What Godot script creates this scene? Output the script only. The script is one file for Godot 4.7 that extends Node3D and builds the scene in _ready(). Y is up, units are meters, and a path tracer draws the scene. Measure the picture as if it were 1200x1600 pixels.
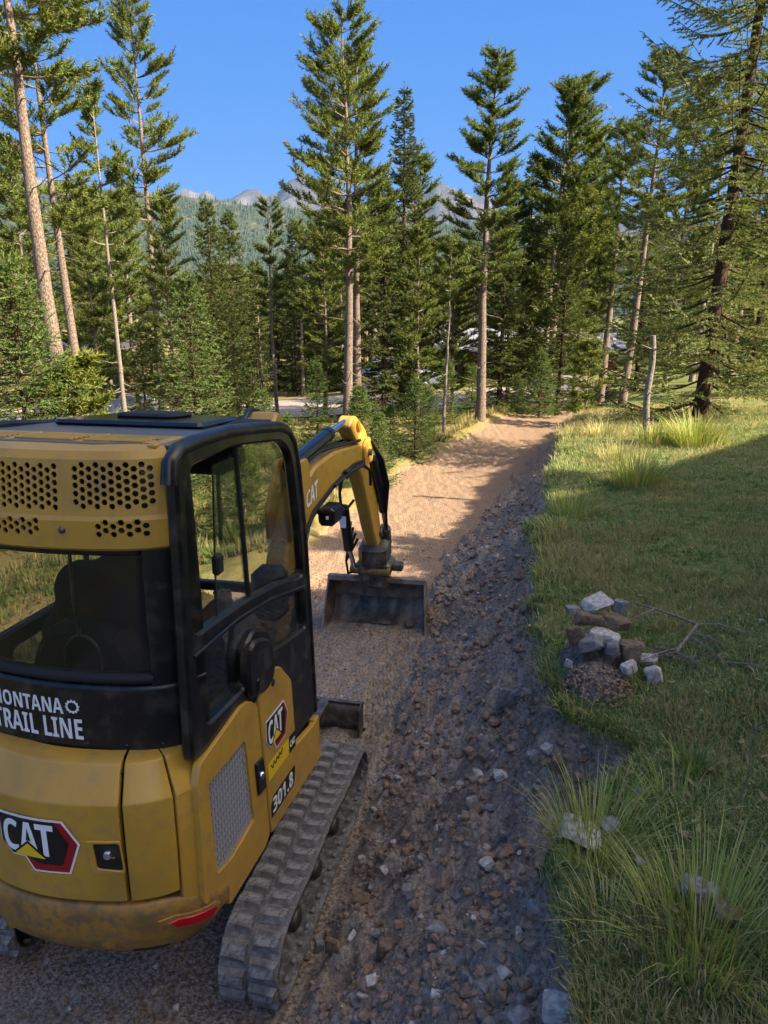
extends Node3D
# Metres, y up, -z is ahead of the photographer. The dirt trail under the machine lies at y = 0.

var M := {}          # materials
var taken := {}      # names in use
var rng := RandomNumberGenerator.new()
var nz := FastNoiseLite.new()
var nz_cell := FastNoiseLite.new()
var nz_rough := FastNoiseLite.new()

# ------------------------------------------------------------------ camera, sky, sun
func light_and_camera():
	var cam := Camera3D.new()
	cam.name = "camera"
	cam.position = Vector3(0, 2.71, 0)
	cam.rotation_degrees = Vector3(-15.4, 0, 0)
	cam.fov = 70.9
	cam.near = 0.05
	cam.far = 20000.0
	cam.current = true
	add_child(cam)
	var env := Environment.new()
	env.background_mode = Environment.BG_SKY
	var sm := ProceduralSkyMaterial.new()
	sm.sky_top_color = lin(0.016, 0.072, 0.232)
	sm.sky_horizon_color = lin(0.048, 0.126, 0.262)
	sm.sky_curve = 0.15
	sm.ground_horizon_color = Color(0.40, 0.42, 0.38)
	sm.ground_bottom_color = Color(0.25, 0.25, 0.2)
	sm.sun_angle_max = 85.0
	sm.sun_curve = 0.55
	var sky := Sky.new()
	sky.sky_material = sm
	env.sky = sky
	env.background_energy_multiplier = 1.0
	env.tonemap_mode = Environment.TONE_MAPPER_LINEAR
	env.tonemap_exposure = 3.55
	env.sdfgi_enabled = true
	env.ssao_enabled = true
	env.ssil_enabled = true
	env.fog_enabled = true
	env.fog_density = 0.000032
	env.fog_light_color = Color(0.58, 0.76, 1.0)
	var we := WorldEnvironment.new()
	we.name = "world_environment"
	we.environment = env
	add_child(we)
	var sun := DirectionalLight3D.new()
	sun.name = "sun"
	sun.light_energy = 1.6
	sun.light_color = Color(1.0, 0.94, 0.84)
	sun.light_angular_distance = 0.5
	sun.shadow_enabled = true
	var dir := Vector3(-0.743, -0.602, -0.296)
	sun.look_at_from_position(Vector3.ZERO, dir, Vector3.UP)
	add_child(sun)

# ------------------------------------------------------------------ naming and metas
func numbered(called: String) -> String:
	if not taken.has(called):
		taken[called] = 0
		return called
	taken[called] += 1
	return "%s_%03d" % [called, taken[called]]

func tag(o: Node, label: String, category: String, group := ""):
	o.set_meta("label", label)
	o.set_meta("category", category)
	if group != "":
		o.set_meta("group", group)

func thing(called: String, label: String, category: String, at := Vector3.ZERO, turn := 0.0, group := "") -> Node3D:
	var o := Node3D.new()
	o.name = numbered(called)
	add_child(o)
	o.position = at
	o.rotation.y = turn
	tag(o, label, category, group)
	return o

func put(parent: Node, called: String, mesh: Mesh, material: Material, at := Transform3D()) -> MeshInstance3D:
	var o := MeshInstance3D.new()
	o.name = numbered(called) if parent == self else called
	o.mesh = mesh
	o.material_override = material
	o.transform = at
	parent.add_child(o, true)
	return o

func structure(o: Node):
	o.set_meta("kind", "structure")

func stuff(o: Node):
	o.set_meta("kind", "stuff")

# ------------------------------------------------------------------ mesh building
func V(x: float, d: float, y: float) -> Vector3:
	return Vector3(x, y, -d)

# surface from rows of points, normals weighted by area; rows run so that (next column) x (next row) points out
func grid(rows: Array, close_col := false, close_row := false, cols = null) -> ArrayMesh:
	var nr := rows.size()
	var nc: int = rows[0].size()
	var vs := PackedVector3Array()
	for r in rows:
		vs.append_array(r)
	var ns := PackedVector3Array()
	ns.resize(vs.size())
	var ix := PackedInt32Array()
	for i in (nr if close_row else nr - 1):
		var i2 := (i + 1) % nr
		for j in (nc if close_col else nc - 1):
			var j2 := (j + 1) % nc
			var a := i * nc + j
			var b := i * nc + j2
			var c := i2 * nc + j2
			var d := i2 * nc + j
			var n := (vs[c] - vs[a]).cross(vs[d] - vs[b])
			ns[a] += n
			ns[b] += n
			ns[c] += n
			ns[d] += n
			ix.append_array(PackedInt32Array([a, c, b, a, d, c]))
	for k in ns.size():
		ns[k] = ns[k].normalized() if ns[k].length_squared() > 1e-20 else Vector3.UP
	var arr := []
	arr.resize(Mesh.ARRAY_MAX)
	arr[Mesh.ARRAY_VERTEX] = vs
	arr[Mesh.ARRAY_NORMAL] = ns
	arr[Mesh.ARRAY_INDEX] = ix
	if cols != null:
		arr[Mesh.ARRAY_COLOR] = cols
	var m := ArrayMesh.new()
	m.add_surface_from_arrays(Mesh.PRIMITIVE_TRIANGLES, arr)
	return m

class Tris:
	var v := PackedVector3Array()
	var c := PackedColorArray()
	func tri(a: Vector3, b: Vector3, d: Vector3):   # counter-clockwise from outside
		v.append(a)
		v.append(d)
		v.append(b)
	func quad(a: Vector3, b: Vector3, d: Vector3, e: Vector3):
		tri(a, b, d)
		tri(a, d, e)
	func box(at: Vector3, size: Vector3, basis := Basis(), bevel := 0.0):
		var h := size * 0.5
		var b := minf(bevel, minf(h.x, minf(h.y, h.z)) * 0.9)
		for ax in 3:
			for s in [-1.0, 1.0]:
				var n := Vector3.ZERO
				n[ax] = s
				var u := Vector3.ZERO
				u[(ax + 1) % 3] = 1.0
				var w := n.cross(u)
				var hu: float = absf(h.dot(u.abs())) - b
				var hw: float = absf(h.dot(w.abs())) - b
				var o: Vector3 = n * h[ax]
				quad(at + basis * (o - u * hu - w * hw), at + basis * (o + u * hu - w * hw), at + basis * (o + u * hu + w * hw), at + basis * (o - u * hu + w * hw))
		if b > 0.0:
			for ax in 3:
				var a1 := (ax + 1) % 3
				var a2 := (ax + 2) % 3
				for s1 in [-1.0, 1.0]:
					for s2 in [-1.0, 1.0]:
						var p := Vector3.ZERO
						var q := Vector3.ZERO
						p[a1] = s1 * h[a1]
						p[a2] = s2 * (h[a2] - b)
						q[a1] = s1 * (h[a1] - b)
						q[a2] = s2 * h[a2]
						var l := Vector3.ZERO
						l[ax] = h[ax] - b
						if s1 * s2 > 0:
							quad(at + basis * (p + l), at + basis * (p - l), at + basis * (q - l), at + basis * (q + l))
						else:
							quad(at + basis * (p - l), at + basis * (p + l), at + basis * (q + l), at + basis * (q - l))
			for sx in [-1.0, 1.0]:
				for sy in [-1.0, 1.0]:
					for sz in [-1.0, 1.0]:
						var pa := Vector3(sx * h.x, sy * (h.y - b), sz * (h.z - b))
						var pb := Vector3(sx * (h.x - b), sy * h.y, sz * (h.z - b))
						var pc := Vector3(sx * (h.x - b), sy * (h.y - b), sz * h.z)
						if sx * sy * sz > 0:
							tri(at + basis * pa, at + basis * pb, at + basis * pc)
						else:
							tri(at + basis * pa, at + basis * pc, at + basis * pb)
	func mesh() -> ArrayMesh:
		var arr := []
		arr.resize(Mesh.ARRAY_MAX)
		arr[Mesh.ARRAY_VERTEX] = v
		if c.size() == v.size() and c.size() > 0:
			arr[Mesh.ARRAY_COLOR] = c
		var m := ArrayMesh.new()
		m.add_surface_from_arrays(Mesh.PRIMITIVE_TRIANGLES, arr)
		return m

func box_mesh(size: Vector3, bevel := 0.0, at := Vector3.ZERO, basis := Basis()) -> ArrayMesh:
	var t := Tris.new()
	t.box(at, size, basis, bevel)
	return t.mesh()

# round bar along a path, radius per point or one for all, capped
func tube(path: Array, radius, sides := 10, squash := 1.0) -> ArrayMesh:
	var rows := []
	var n := path.size()
	var up := Vector3.UP
	var last := Vector3.ZERO
	for i in n:
		var t: Vector3 = ((path[mini(i + 1, n - 1)] - path[maxi(i - 1, 0)]) as Vector3).normalized()
		if i == 0:
			up = Vector3.UP if absf(t.y) < 0.9 else Vector3.RIGHT
			last = t.cross(up).normalized()
		var s := (last - t * last.dot(t)).normalized()
		last = s
		var q := s.cross(t)
		var r: float = radius[i] if radius is Array else radius
		var ring := PackedVector3Array()
		for k in sides:
			var a := TAU * k / sides
			ring.append(path[i] + s * cos(a) * r + q * sin(a) * r * squash)
		if i == 0:
			var p0 := PackedVector3Array()
			for k in sides:
				p0.append(path[0])
			rows.append(p0)
			rows.append(ring)
		rows.append(ring)
		if i == n - 1:
			rows.append(ring)
			var p1 := PackedVector3Array()
			for k in sides:
				p1.append(path[i])
			rows.append(p1)
	return grid(rows, true)

# turned shape: profile of (radius, height) about an axis
func lathe(profile: Array, sides := 20, basis := Basis()) -> ArrayMesh:
	var rows := []
	for p in profile:
		var ring := PackedVector3Array()
		for k in sides:
			var a := -TAU * k / sides
			ring.append(basis * Vector3(p.x * cos(a), p.y, p.x * sin(a)))
		rows.append(ring)
	return grid(rows, true)

func dense(poly: PackedVector2Array, step: float) -> PackedVector2Array:
	var out := PackedVector2Array()
	for i in poly.size():
		var a := poly[i]
		var b := poly[(i + 1) % poly.size()]
		var k := maxi(1, int(ceil(a.distance_to(b) / step)))
		for j in k:
			out.append(a.lerp(b, float(j) / k))
	return out

func rounded(poly: Array, radius: float, seg := 4) -> PackedVector2Array:
	var out := PackedVector2Array()
	var n := poly.size()
	for i in n:
		var p: Vector2 = poly[i]
		var a: Vector2 = poly[(i + n - 1) % n]
		var b: Vector2 = poly[(i + 1) % n]
		var r := minf(radius, minf(p.distance_to(a), p.distance_to(b)) * 0.48)
		var s := p + (a - p).normalized() * r
		var e := p + (b - p).normalized() * r
		for k in seg + 1:
			var t := float(k) / seg
			out.append(s.lerp(p, t).lerp(p.lerp(e, t), t))
	return out

func area2(poly: PackedVector2Array) -> float:
	var s := 0.0
	for i in poly.size():
		s += poly[i].cross(poly[(i + 1) % poly.size()])
	return s * 0.5

func inset2(poly: PackedVector2Array, by: float) -> PackedVector2Array:   # poly counter-clockwise; inwards for by > 0
	var out := PackedVector2Array()
	var n := poly.size()
	for i in n:
		var d1 := (poly[i] - poly[(i + n - 1) % n]).normalized()
		var d2 := (poly[(i + 1) % n] - poly[i]).normalized()
		var m := (Vector2(-d1.y, d1.x) + Vector2(-d2.y, d2.x))
		m = m / maxf(m.length_squared() * 0.5, 0.3)
		out.append(poly[i] + m * by)
	return out

# plate cut to an outline with holes, in the local XY plane, from z0 to z1, edges bevelled
func plate(outline: PackedVector2Array, holes: Array, z0: float, z1: float, bevel := 0.004, at := Transform3D(), step := 0.05) -> ArrayMesh:
	var t := Tris.new()
	var outer := dense(outline, step)
	if area2(outer) < 0:
		outer.reverse()
	var hs := []
	for h in holes:
		var q := dense(h, step)
		if area2(q) > 0:
			q.reverse()
		hs.append(q)
	var o_in := inset2(outer, bevel)
	var h_in := []
	var pts := PackedVector2Array(o_in)
	for h in hs:
		var e := inset2(h, bevel)
		h_in.append(e)
		pts.append_array(e)
	var tr := Geometry2D.triangulate_delaunay(pts)
	for k in range(0, tr.size(), 3):
		var a := pts[tr[k]]
		var b := pts[tr[k + 1]]
		var c := pts[tr[k + 2]]
		var m := (a + b + c) / 3.0
		if absf((b - a).cross(c - a)) < 1e-9 or not Geometry2D.is_point_in_polygon(m, o_in):
			continue
		var skip := false
		for e in h_in:
			if Geometry2D.is_point_in_polygon(m, e):
				skip = true
		if skip:
			continue
		if (b - a).cross(c - a) < 0:
			var s := b
			b = c
			c = s
		t.tri(at * Vector3(a.x, a.y, z1), at * Vector3(b.x, b.y, z1), at * Vector3(c.x, c.y, z1))
		t.tri(at * Vector3(a.x, a.y, z0), at * Vector3(c.x, c.y, z0), at * Vector3(b.x, b.y, z0))
	var loops := [[outer, o_in]]
	for k in hs.size():
		loops.append([hs[k], h_in[k]])
	for l in loops:
		var p: PackedVector2Array = l[0]
		var q: PackedVector2Array = l[1]
		for i in p.size():
			var j := (i + 1) % p.size()
			var rings := [[q, z0], [p, z0 + bevel], [p, z1 - bevel], [q, z1]]
			for k in 3:
				var r1: PackedVector2Array = rings[k][0]
				var r2: PackedVector2Array = rings[k + 1][0]
				t.quad(at * Vector3(r1[i].x, r1[i].y, rings[k][1]), at * Vector3(r1[j].x, r1[j].y, rings[k][1]), at * Vector3(r2[j].x, r2[j].y, rings[k + 1][1]), at * Vector3(r2[i].x, r2[i].y, rings[k + 1][1]))
	return t.mesh()

# join meshes into one
func joined(list: Array) -> ArrayMesh:
	var st := SurfaceTool.new()
	var first := true
	for e in list:
		if first:
			st.begin(Mesh.PRIMITIVE_TRIANGLES)
			first = false
		var m: Mesh = e[0] if e is Array else e
		var x: Transform3D = e[1] if e is Array else Transform3D()
		st.append_from(m, 0, x)
	return st.commit()

func lerp_table(t: Array, k: float) -> float:   # t: flat list k0, v0, k1, v1 ...
	if k <= t[0]:
		return t[1]
	for i in range(2, t.size(), 2):
		if k <= t[i]:
			var f: float = (k - t[i - 2]) / (t[i] - t[i - 2])
			return lerpf(t[i - 1], t[i + 1], f)
	return t[t.size() - 1]

# ------------------------------------------------------------------ materials
func noise_tex(seed_: int, freq: float, octaves: int, stops: Array, kind := FastNoiseLite.TYPE_SIMPLEX_SMOOTH, size := 512, normal := 0.0) -> Texture2D:
	var n := FastNoiseLite.new()
	n.seed = seed_
	n.frequency = freq
	n.noise_type = kind
	n.fractal_octaves = octaves
	n.fractal_gain = 0.55
	var im := n.get_seamless_image(size, size, false, false, 0.15)
	if normal > 0.0:
		im.convert(Image.FORMAT_RGBA8)
		im.bump_map_to_normal_map(normal)
		return ImageTexture.create_from_image(im)
	var lut := []
	for v in 256:
		var k := v / 255.0
		var c: Color = stops[stops.size() - 1][1]
		for s in range(1, stops.size()):
			if k <= stops[s][0]:
				c = (stops[s - 1][1] as Color).lerp(stops[s][1], clampf((k - stops[s - 1][0]) / (stops[s][0] - stops[s - 1][0]), 0.0, 1.0))
				break
		lut.append([int(clampf(c.r, 0, 1) * 255), int(clampf(c.g, 0, 1) * 255), int(clampf(c.b, 0, 1) * 255)])
	im.convert(Image.FORMAT_L8)
	var src := im.get_data()
	var out := PackedByteArray()
	out.resize(size * size * 3)
	for i in size * size:
		var e: Array = lut[src[i]]
		out[i * 3] = e[0]
		out[i * 3 + 1] = e[1]
		out[i * 3 + 2] = e[2]
	return ImageTexture.create_from_image(Image.create_from_data(size, size, false, Image.FORMAT_RGB8, out))

# patches of dried dust, its share in alpha
func dust_tex(seed_: int, freq: float, c: Color, from: float, most: float) -> Texture2D:
	var n := FastNoiseLite.new()
	n.seed = seed_
	n.frequency = freq
	n.fractal_octaves = 6
	n.fractal_gain = 0.62
	var im := n.get_seamless_image(512, 512, false, false, 0.15)
	im.convert(Image.FORMAT_L8)
	var src := im.get_data()
	var out := PackedByteArray()
	out.resize(512 * 512 * 4)
	for i in 512 * 512:
		var k := clampf((src[i] / 255.0 - from) / 0.25, 0.0, 1.0) * most
		out[i * 4] = int(c.r * 255)
		out[i * 4 + 1] = int(c.g * 255)
		out[i * 4 + 2] = int(c.b * 255)
		out[i * 4 + 3] = int(k * 255)
	return ImageTexture.create_from_image(Image.create_from_data(512, 512, false, Image.FORMAT_RGBA8, out))

func dusty(m: StandardMaterial3D, t: Texture2D):
	m.detail_enabled = true
	m.detail_blend_mode = BaseMaterial3D.BLEND_MODE_MIX
	m.detail_uv_layer = BaseMaterial3D.DETAIL_UV_1
	m.detail_albedo = t

func lin(r: float, g: float, b: float) -> Color:
	return Color(r, g, b).linear_to_srgb()

func plain(c: Color, rough: float, metal := 0.0, spec := 0.5) -> StandardMaterial3D:
	var m := StandardMaterial3D.new()
	m.albedo_color = c
	m.roughness = rough
	m.metallic = metal
	m.metallic_specular = spec
	return m

func triplanar(m: StandardMaterial3D, scale_: float, world := true) -> StandardMaterial3D:
	m.uv1_triplanar = true
	m.uv1_world_triplanar = world
	m.uv1_scale = Vector3.ONE * scale_
	return m

func materials():
	var g := func(v: float) -> Color: return Color(v, v, v)
	# grain that multiplies a vertex colour
	var grain: Texture2D = noise_tex(3, 0.03, 5, [[0.0, g.call(0.50)], [0.34, g.call(0.72)], [0.5, g.call(0.88)], [0.66, g.call(1.0)], [1.0, g.call(1.0)]])
	var soil_n := noise_tex(5, 0.05, 5, [], FastNoiseLite.TYPE_SIMPLEX_SMOOTH, 512, 6.0)
	var soil := plain(Color.WHITE, 0.95, 0.0, 0.25)
	soil.vertex_color_use_as_albedo = true
	soil.albedo_texture = grain
	soil.normal_enabled = true
	soil.normal_texture = soil_n
	soil.normal_scale = 1.5
	M.soil = triplanar(soil, 2.3)
	var turf := plain(Color.WHITE, 0.95, 0.0, 0.2)
	turf.vertex_color_use_as_albedo = true
	turf.albedo_texture = noise_tex(9, 0.04, 5, [[0.0, Color(0.55, 0.50, 0.45)], [0.4, Color(0.8, 0.82, 0.7)], [0.7, Color(1, 1, 0.95)], [1.0, Color(1.0, 0.95, 0.8)]])
	turf.normal_enabled = true
	turf.normal_texture = soil_n
	M.turf = triplanar(turf, 2.3)
	var stone_tex := noise_tex(21, 0.012, 5, [[0.0, Color(0.38, 0.355, 0.335)], [0.4, Color(0.46, 0.44, 0.42)], [0.6, Color(0.53, 0.51, 0.49)], [1.0, Color(0.60, 0.58, 0.56)]])
	var stone_n := noise_tex(22, 0.03, 4, [], FastNoiseLite.TYPE_SIMPLEX_SMOOTH, 512, 5.0)
	for e in [["stone", Color(1, 1, 1)], ["stone_pale", Color(1.35, 1.33, 1.3)], ["stone_brown", Color(0.92, 0.81, 0.70)], ["clod", Color(1.06, 0.93, 0.82)]]:
		var s := plain(e[1], 0.9, 0.0, 0.3)
		s.albedo_texture = stone_tex
		s.normal_enabled = true
		s.normal_texture = stone_n
		M[e[0]] = triplanar(s, 5.0)
	# foliage with vertex colours
	var leaf := plain(Color.WHITE, 0.7, 0.0, 0.2)
	leaf.vertex_color_use_as_albedo = true
	leaf.backlight_enabled = true
	leaf.backlight = Color(0.8, 0.8, 0.6)
	M.needles = leaf
	var blade := plain(Color.WHITE, 0.55, 0.0, 0.35)
	blade.vertex_color_use_as_albedo = true
	blade.backlight_enabled = true
	blade.backlight = Color(0.8, 0.8, 0.6)
	M.blades = blade
	var bark_n := noise_tex(31, 0.04, 4, [], FastNoiseLite.TYPE_SIMPLEX_SMOOTH, 512, 8.0)
	for e in [["bark_pine", [[0.0, Color(0.22, 0.18, 0.16)], [0.42, Color(0.40, 0.345, 0.305)], [0.6, Color(0.54, 0.475, 0.425)], [1.0, Color(0.66, 0.60, 0.55)]]], ["bark_spruce", [[0.0, Color(0.13, 0.10, 0.08)], [0.45, Color(0.26, 0.20, 0.16)], [0.7, Color(0.38, 0.30, 0.24)], [1.0, Color(0.5, 0.42, 0.35)]]], ["bark_dead", [[0.0, Color(0.3, 0.27, 0.24)], [0.5, Color(0.50, 0.46, 0.42)], [1.0, Color(0.68, 0.64, 0.59)]]]]:
		var b := plain(Color.WHITE, 0.9, 0.0, 0.3)
		b.albedo_texture = noise_tex(33, 0.02, 5, e[1])
		b.normal_enabled = true
		b.normal_texture = bark_n
		b.uv1_triplanar = true
		b.uv1_scale = Vector3(5.0, 1.6, 5.0)
		M[e[0]] = b
	# machine
	var dust_y := noise_tex(41, 0.006, 6, [[0.0, Color(0.58, 0.46, 0.22)], [0.25, Color(0.66, 0.51, 0.20)], [0.45, Color(0.70, 0.54, 0.19)], [0.7, Color(0.71, 0.55, 0.20)], [1.0, Color(0.67, 0.55, 0.28)]])
	var paint := plain(Color.WHITE, 0.38, 0.0, 0.5)
	paint.albedo_texture = dust_y
	paint.roughness_texture = noise_tex(42, 0.01, 5, [[0.0, g.call(0.7)], [0.5, g.call(0.95)], [1.0, g.call(1.0)]])
	paint.normal_enabled = true
	paint.normal_texture = noise_tex(48, 0.02, 3, [], FastNoiseLite.TYPE_SIMPLEX_SMOOTH, 512, 1.2)
	paint.normal_scale = 0.25
	M.yellow = triplanar(paint, 0.7, false)
	var worn := plain(Color(0.92, 0.9, 0.88), 0.6, 0.0, 0.5)
	worn.albedo_texture = noise_tex(43, 0.008, 6, [[0.0, Color(0.36, 0.28, 0.18)], [0.34, Color(0.53, 0.41, 0.21)], [0.5, Color(0.64, 0.48, 0.18)], [0.7, Color(0.66, 0.50, 0.19)], [1.0, Color(0.50, 0.42, 0.30)]])
	M.yellow_worn = triplanar(worn, 1.3, false)
	var bk := plain(Color.WHITE, 0.32, 0.0, 0.5)
	bk.albedo_texture = noise_tex(44, 0.008, 6, [[0.0, Color(0.045, 0.047, 0.055)], [0.55, Color(0.055, 0.058, 0.068)], [0.8, Color(0.075, 0.076, 0.082)], [1.0, Color(0.17, 0.16, 0.155)]])
	M.black = triplanar(bk, 0.9, false)
	M.black_matte = plain(Color(0.07, 0.07, 0.075), 0.75)
	var rub := plain(Color.WHITE, 0.85, 0.0, 0.35)
	rub.albedo_texture = noise_tex(45, 0.012, 6, [[0.0, Color(0.25, 0.25, 0.255)], [0.4, Color(0.37, 0.37, 0.375)], [0.65, Color(0.48, 0.475, 0.475)], [1.0, Color(0.58, 0.56, 0.54)]])
	rub.normal_enabled = true
	rub.normal_texture = stone_n
	M.rubber = triplanar(rub, 2.0, false)
	var stl := plain(Color.WHITE, 0.45, 0.6, 0.5)
	stl.albedo_texture = noise_tex(46, 0.008, 6, [[0.0, Color(0.16, 0.15, 0.14)], [0.4, Color(0.30, 0.28, 0.26)], [0.65, Color(0.44, 0.42, 0.40)], [1.0, Color(0.60, 0.56, 0.50)]])
	M.steel = triplanar(stl, 1.6, false)
	var worn_steel := plain(Color.WHITE, 0.5, 0.15, 0.5)
	worn_steel.albedo_texture = noise_tex(47, 0.008, 6, [[0.0, Color(0.27, 0.23, 0.19)], [0.4, Color(0.42, 0.37, 0.32)], [0.6, Color(0.52, 0.47, 0.42)], [1.0, Color(0.64, 0.58, 0.52)]])
	M.bucket = triplanar(worn_steel, 1.4, false)
	M.chrome = plain(Color(0.85, 0.87, 0.9), 0.12, 1.0)
	M.glossy_black = plain(Color(0.05, 0.06, 0.09), 0.18, 0.0, 0.6)
	M.roof_grey = plain(Color(0.36, 0.36, 0.34), 0.35, 0.1)
	var gl := plain(Color(0.06, 0.10, 0.09, 0.48), 0.03)
	gl.transparency = BaseMaterial3D.TRANSPARENCY_ALPHA
	M.glass = gl
	var gl2 := plain(Color(0.10, 0.17, 0.14, 0.20), 0.03)
	gl2.transparency = BaseMaterial3D.TRANSPARENCY_ALPHA
	M.glass_clear = gl2
	M.white_print = plain(Color(0.86, 0.87, 0.88), 0.5)
	M.black_print = plain(Color(0.05, 0.05, 0.055), 0.45)
	M.red_print = plain(Color(0.55, 0.06, 0.08), 0.4)
	M.yellow_print = plain(Color(0.86, 0.72, 0.10), 0.5)
	M.red_lens = plain(Color(0.62, 0.05, 0.08), 0.2)
	M.mesh_metal = plain(Color(0.66, 0.66, 0.68), 0.5, 0.2)
	M.cloth = plain(Color(0.20, 0.165, 0.145), 0.9)
	M.skin = plain(Color(0.72, 0.52, 0.42), 0.6)
	M.glove = plain(Color(0.42, 0.36, 0.32), 0.8)
	M.cap = plain(Color(0.10, 0.10, 0.11), 0.85)
	var dust := dust_tex(61, 0.03, Color(0.52, 0.45, 0.34), 0.55, 0.40)
	var mud := dust_tex(62, 0.035, Color(0.36, 0.31, 0.26), 0.48, 0.75)
	dusty(M.yellow, dust)
	dusty(M.yellow_worn, mud)
	dusty(M.black, dust_tex(63, 0.014, Color(0.34, 0.31, 0.28), 0.56, 0.35))
	dusty(M.rubber, mud)
	dusty(M.steel, mud)
	# buildings, road, cars
	var wood := plain(Color.WHITE, 0.8, 0.0, 0.3)
	wood.albedo_texture = noise_tex(51, 0.01, 5, [[0.0, Color(0.27, 0.17, 0.11)], [0.5, Color(0.40, 0.26, 0.17)], [1.0, Color(0.52, 0.36, 0.25)]])
	wood.uv1_scale = Vector3(0.4, 3.0, 0.4)
	M.wood = triplanar(wood, 1.0)
	M.wood.uv1_scale = Vector3(0.4, 3.0, 0.4)
	M.red_wood = plain(Color(0.52, 0.26, 0.17), 0.8)
	M.metal_roof = plain(Color(0.56, 0.57, 0.59), 0.5, 0.2)
	M.dark_roof = plain(Color(0.25, 0.24, 0.24), 0.8)
	M.window_dark = plain(Color(0.06, 0.08, 0.10), 0.08)
	M.trim = plain(Color(0.62, 0.58, 0.52), 0.7)
	var asphalt := plain(Color.WHITE, 0.9, 0.0, 0.3)
	asphalt.albedo_texture = noise_tex(52, 0.03, 5, [[0.0, Color(0.45, 0.41, 0.38)], [0.5, Color(0.55, 0.51, 0.48)], [1.0, Color(0.64, 0.60, 0.57)]])
	M.road = triplanar(asphalt, 0.5)
	M.car_silver = plain(Color(0.50, 0.53, 0.57), 0.35, 0.4)
	M.car_white = plain(Color(0.60, 0.63, 0.67), 0.3)
	M.tyre = plain(Color(0.08, 0.08, 0.085), 0.85)
	var hill := plain(Color.WHITE, 0.95, 0.0, 0.2)
	hill.vertex_color_use_as_albedo = true
	hill.albedo_texture = grain
	M.hill = triplanar(hill, 0.004)
	M.far_trees = plain(lin(0.030, 0.050, 0.026), 0.9)
	M.dead_grass = plain(Color(0.5, 0.44, 0.3), 0.9)
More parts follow.
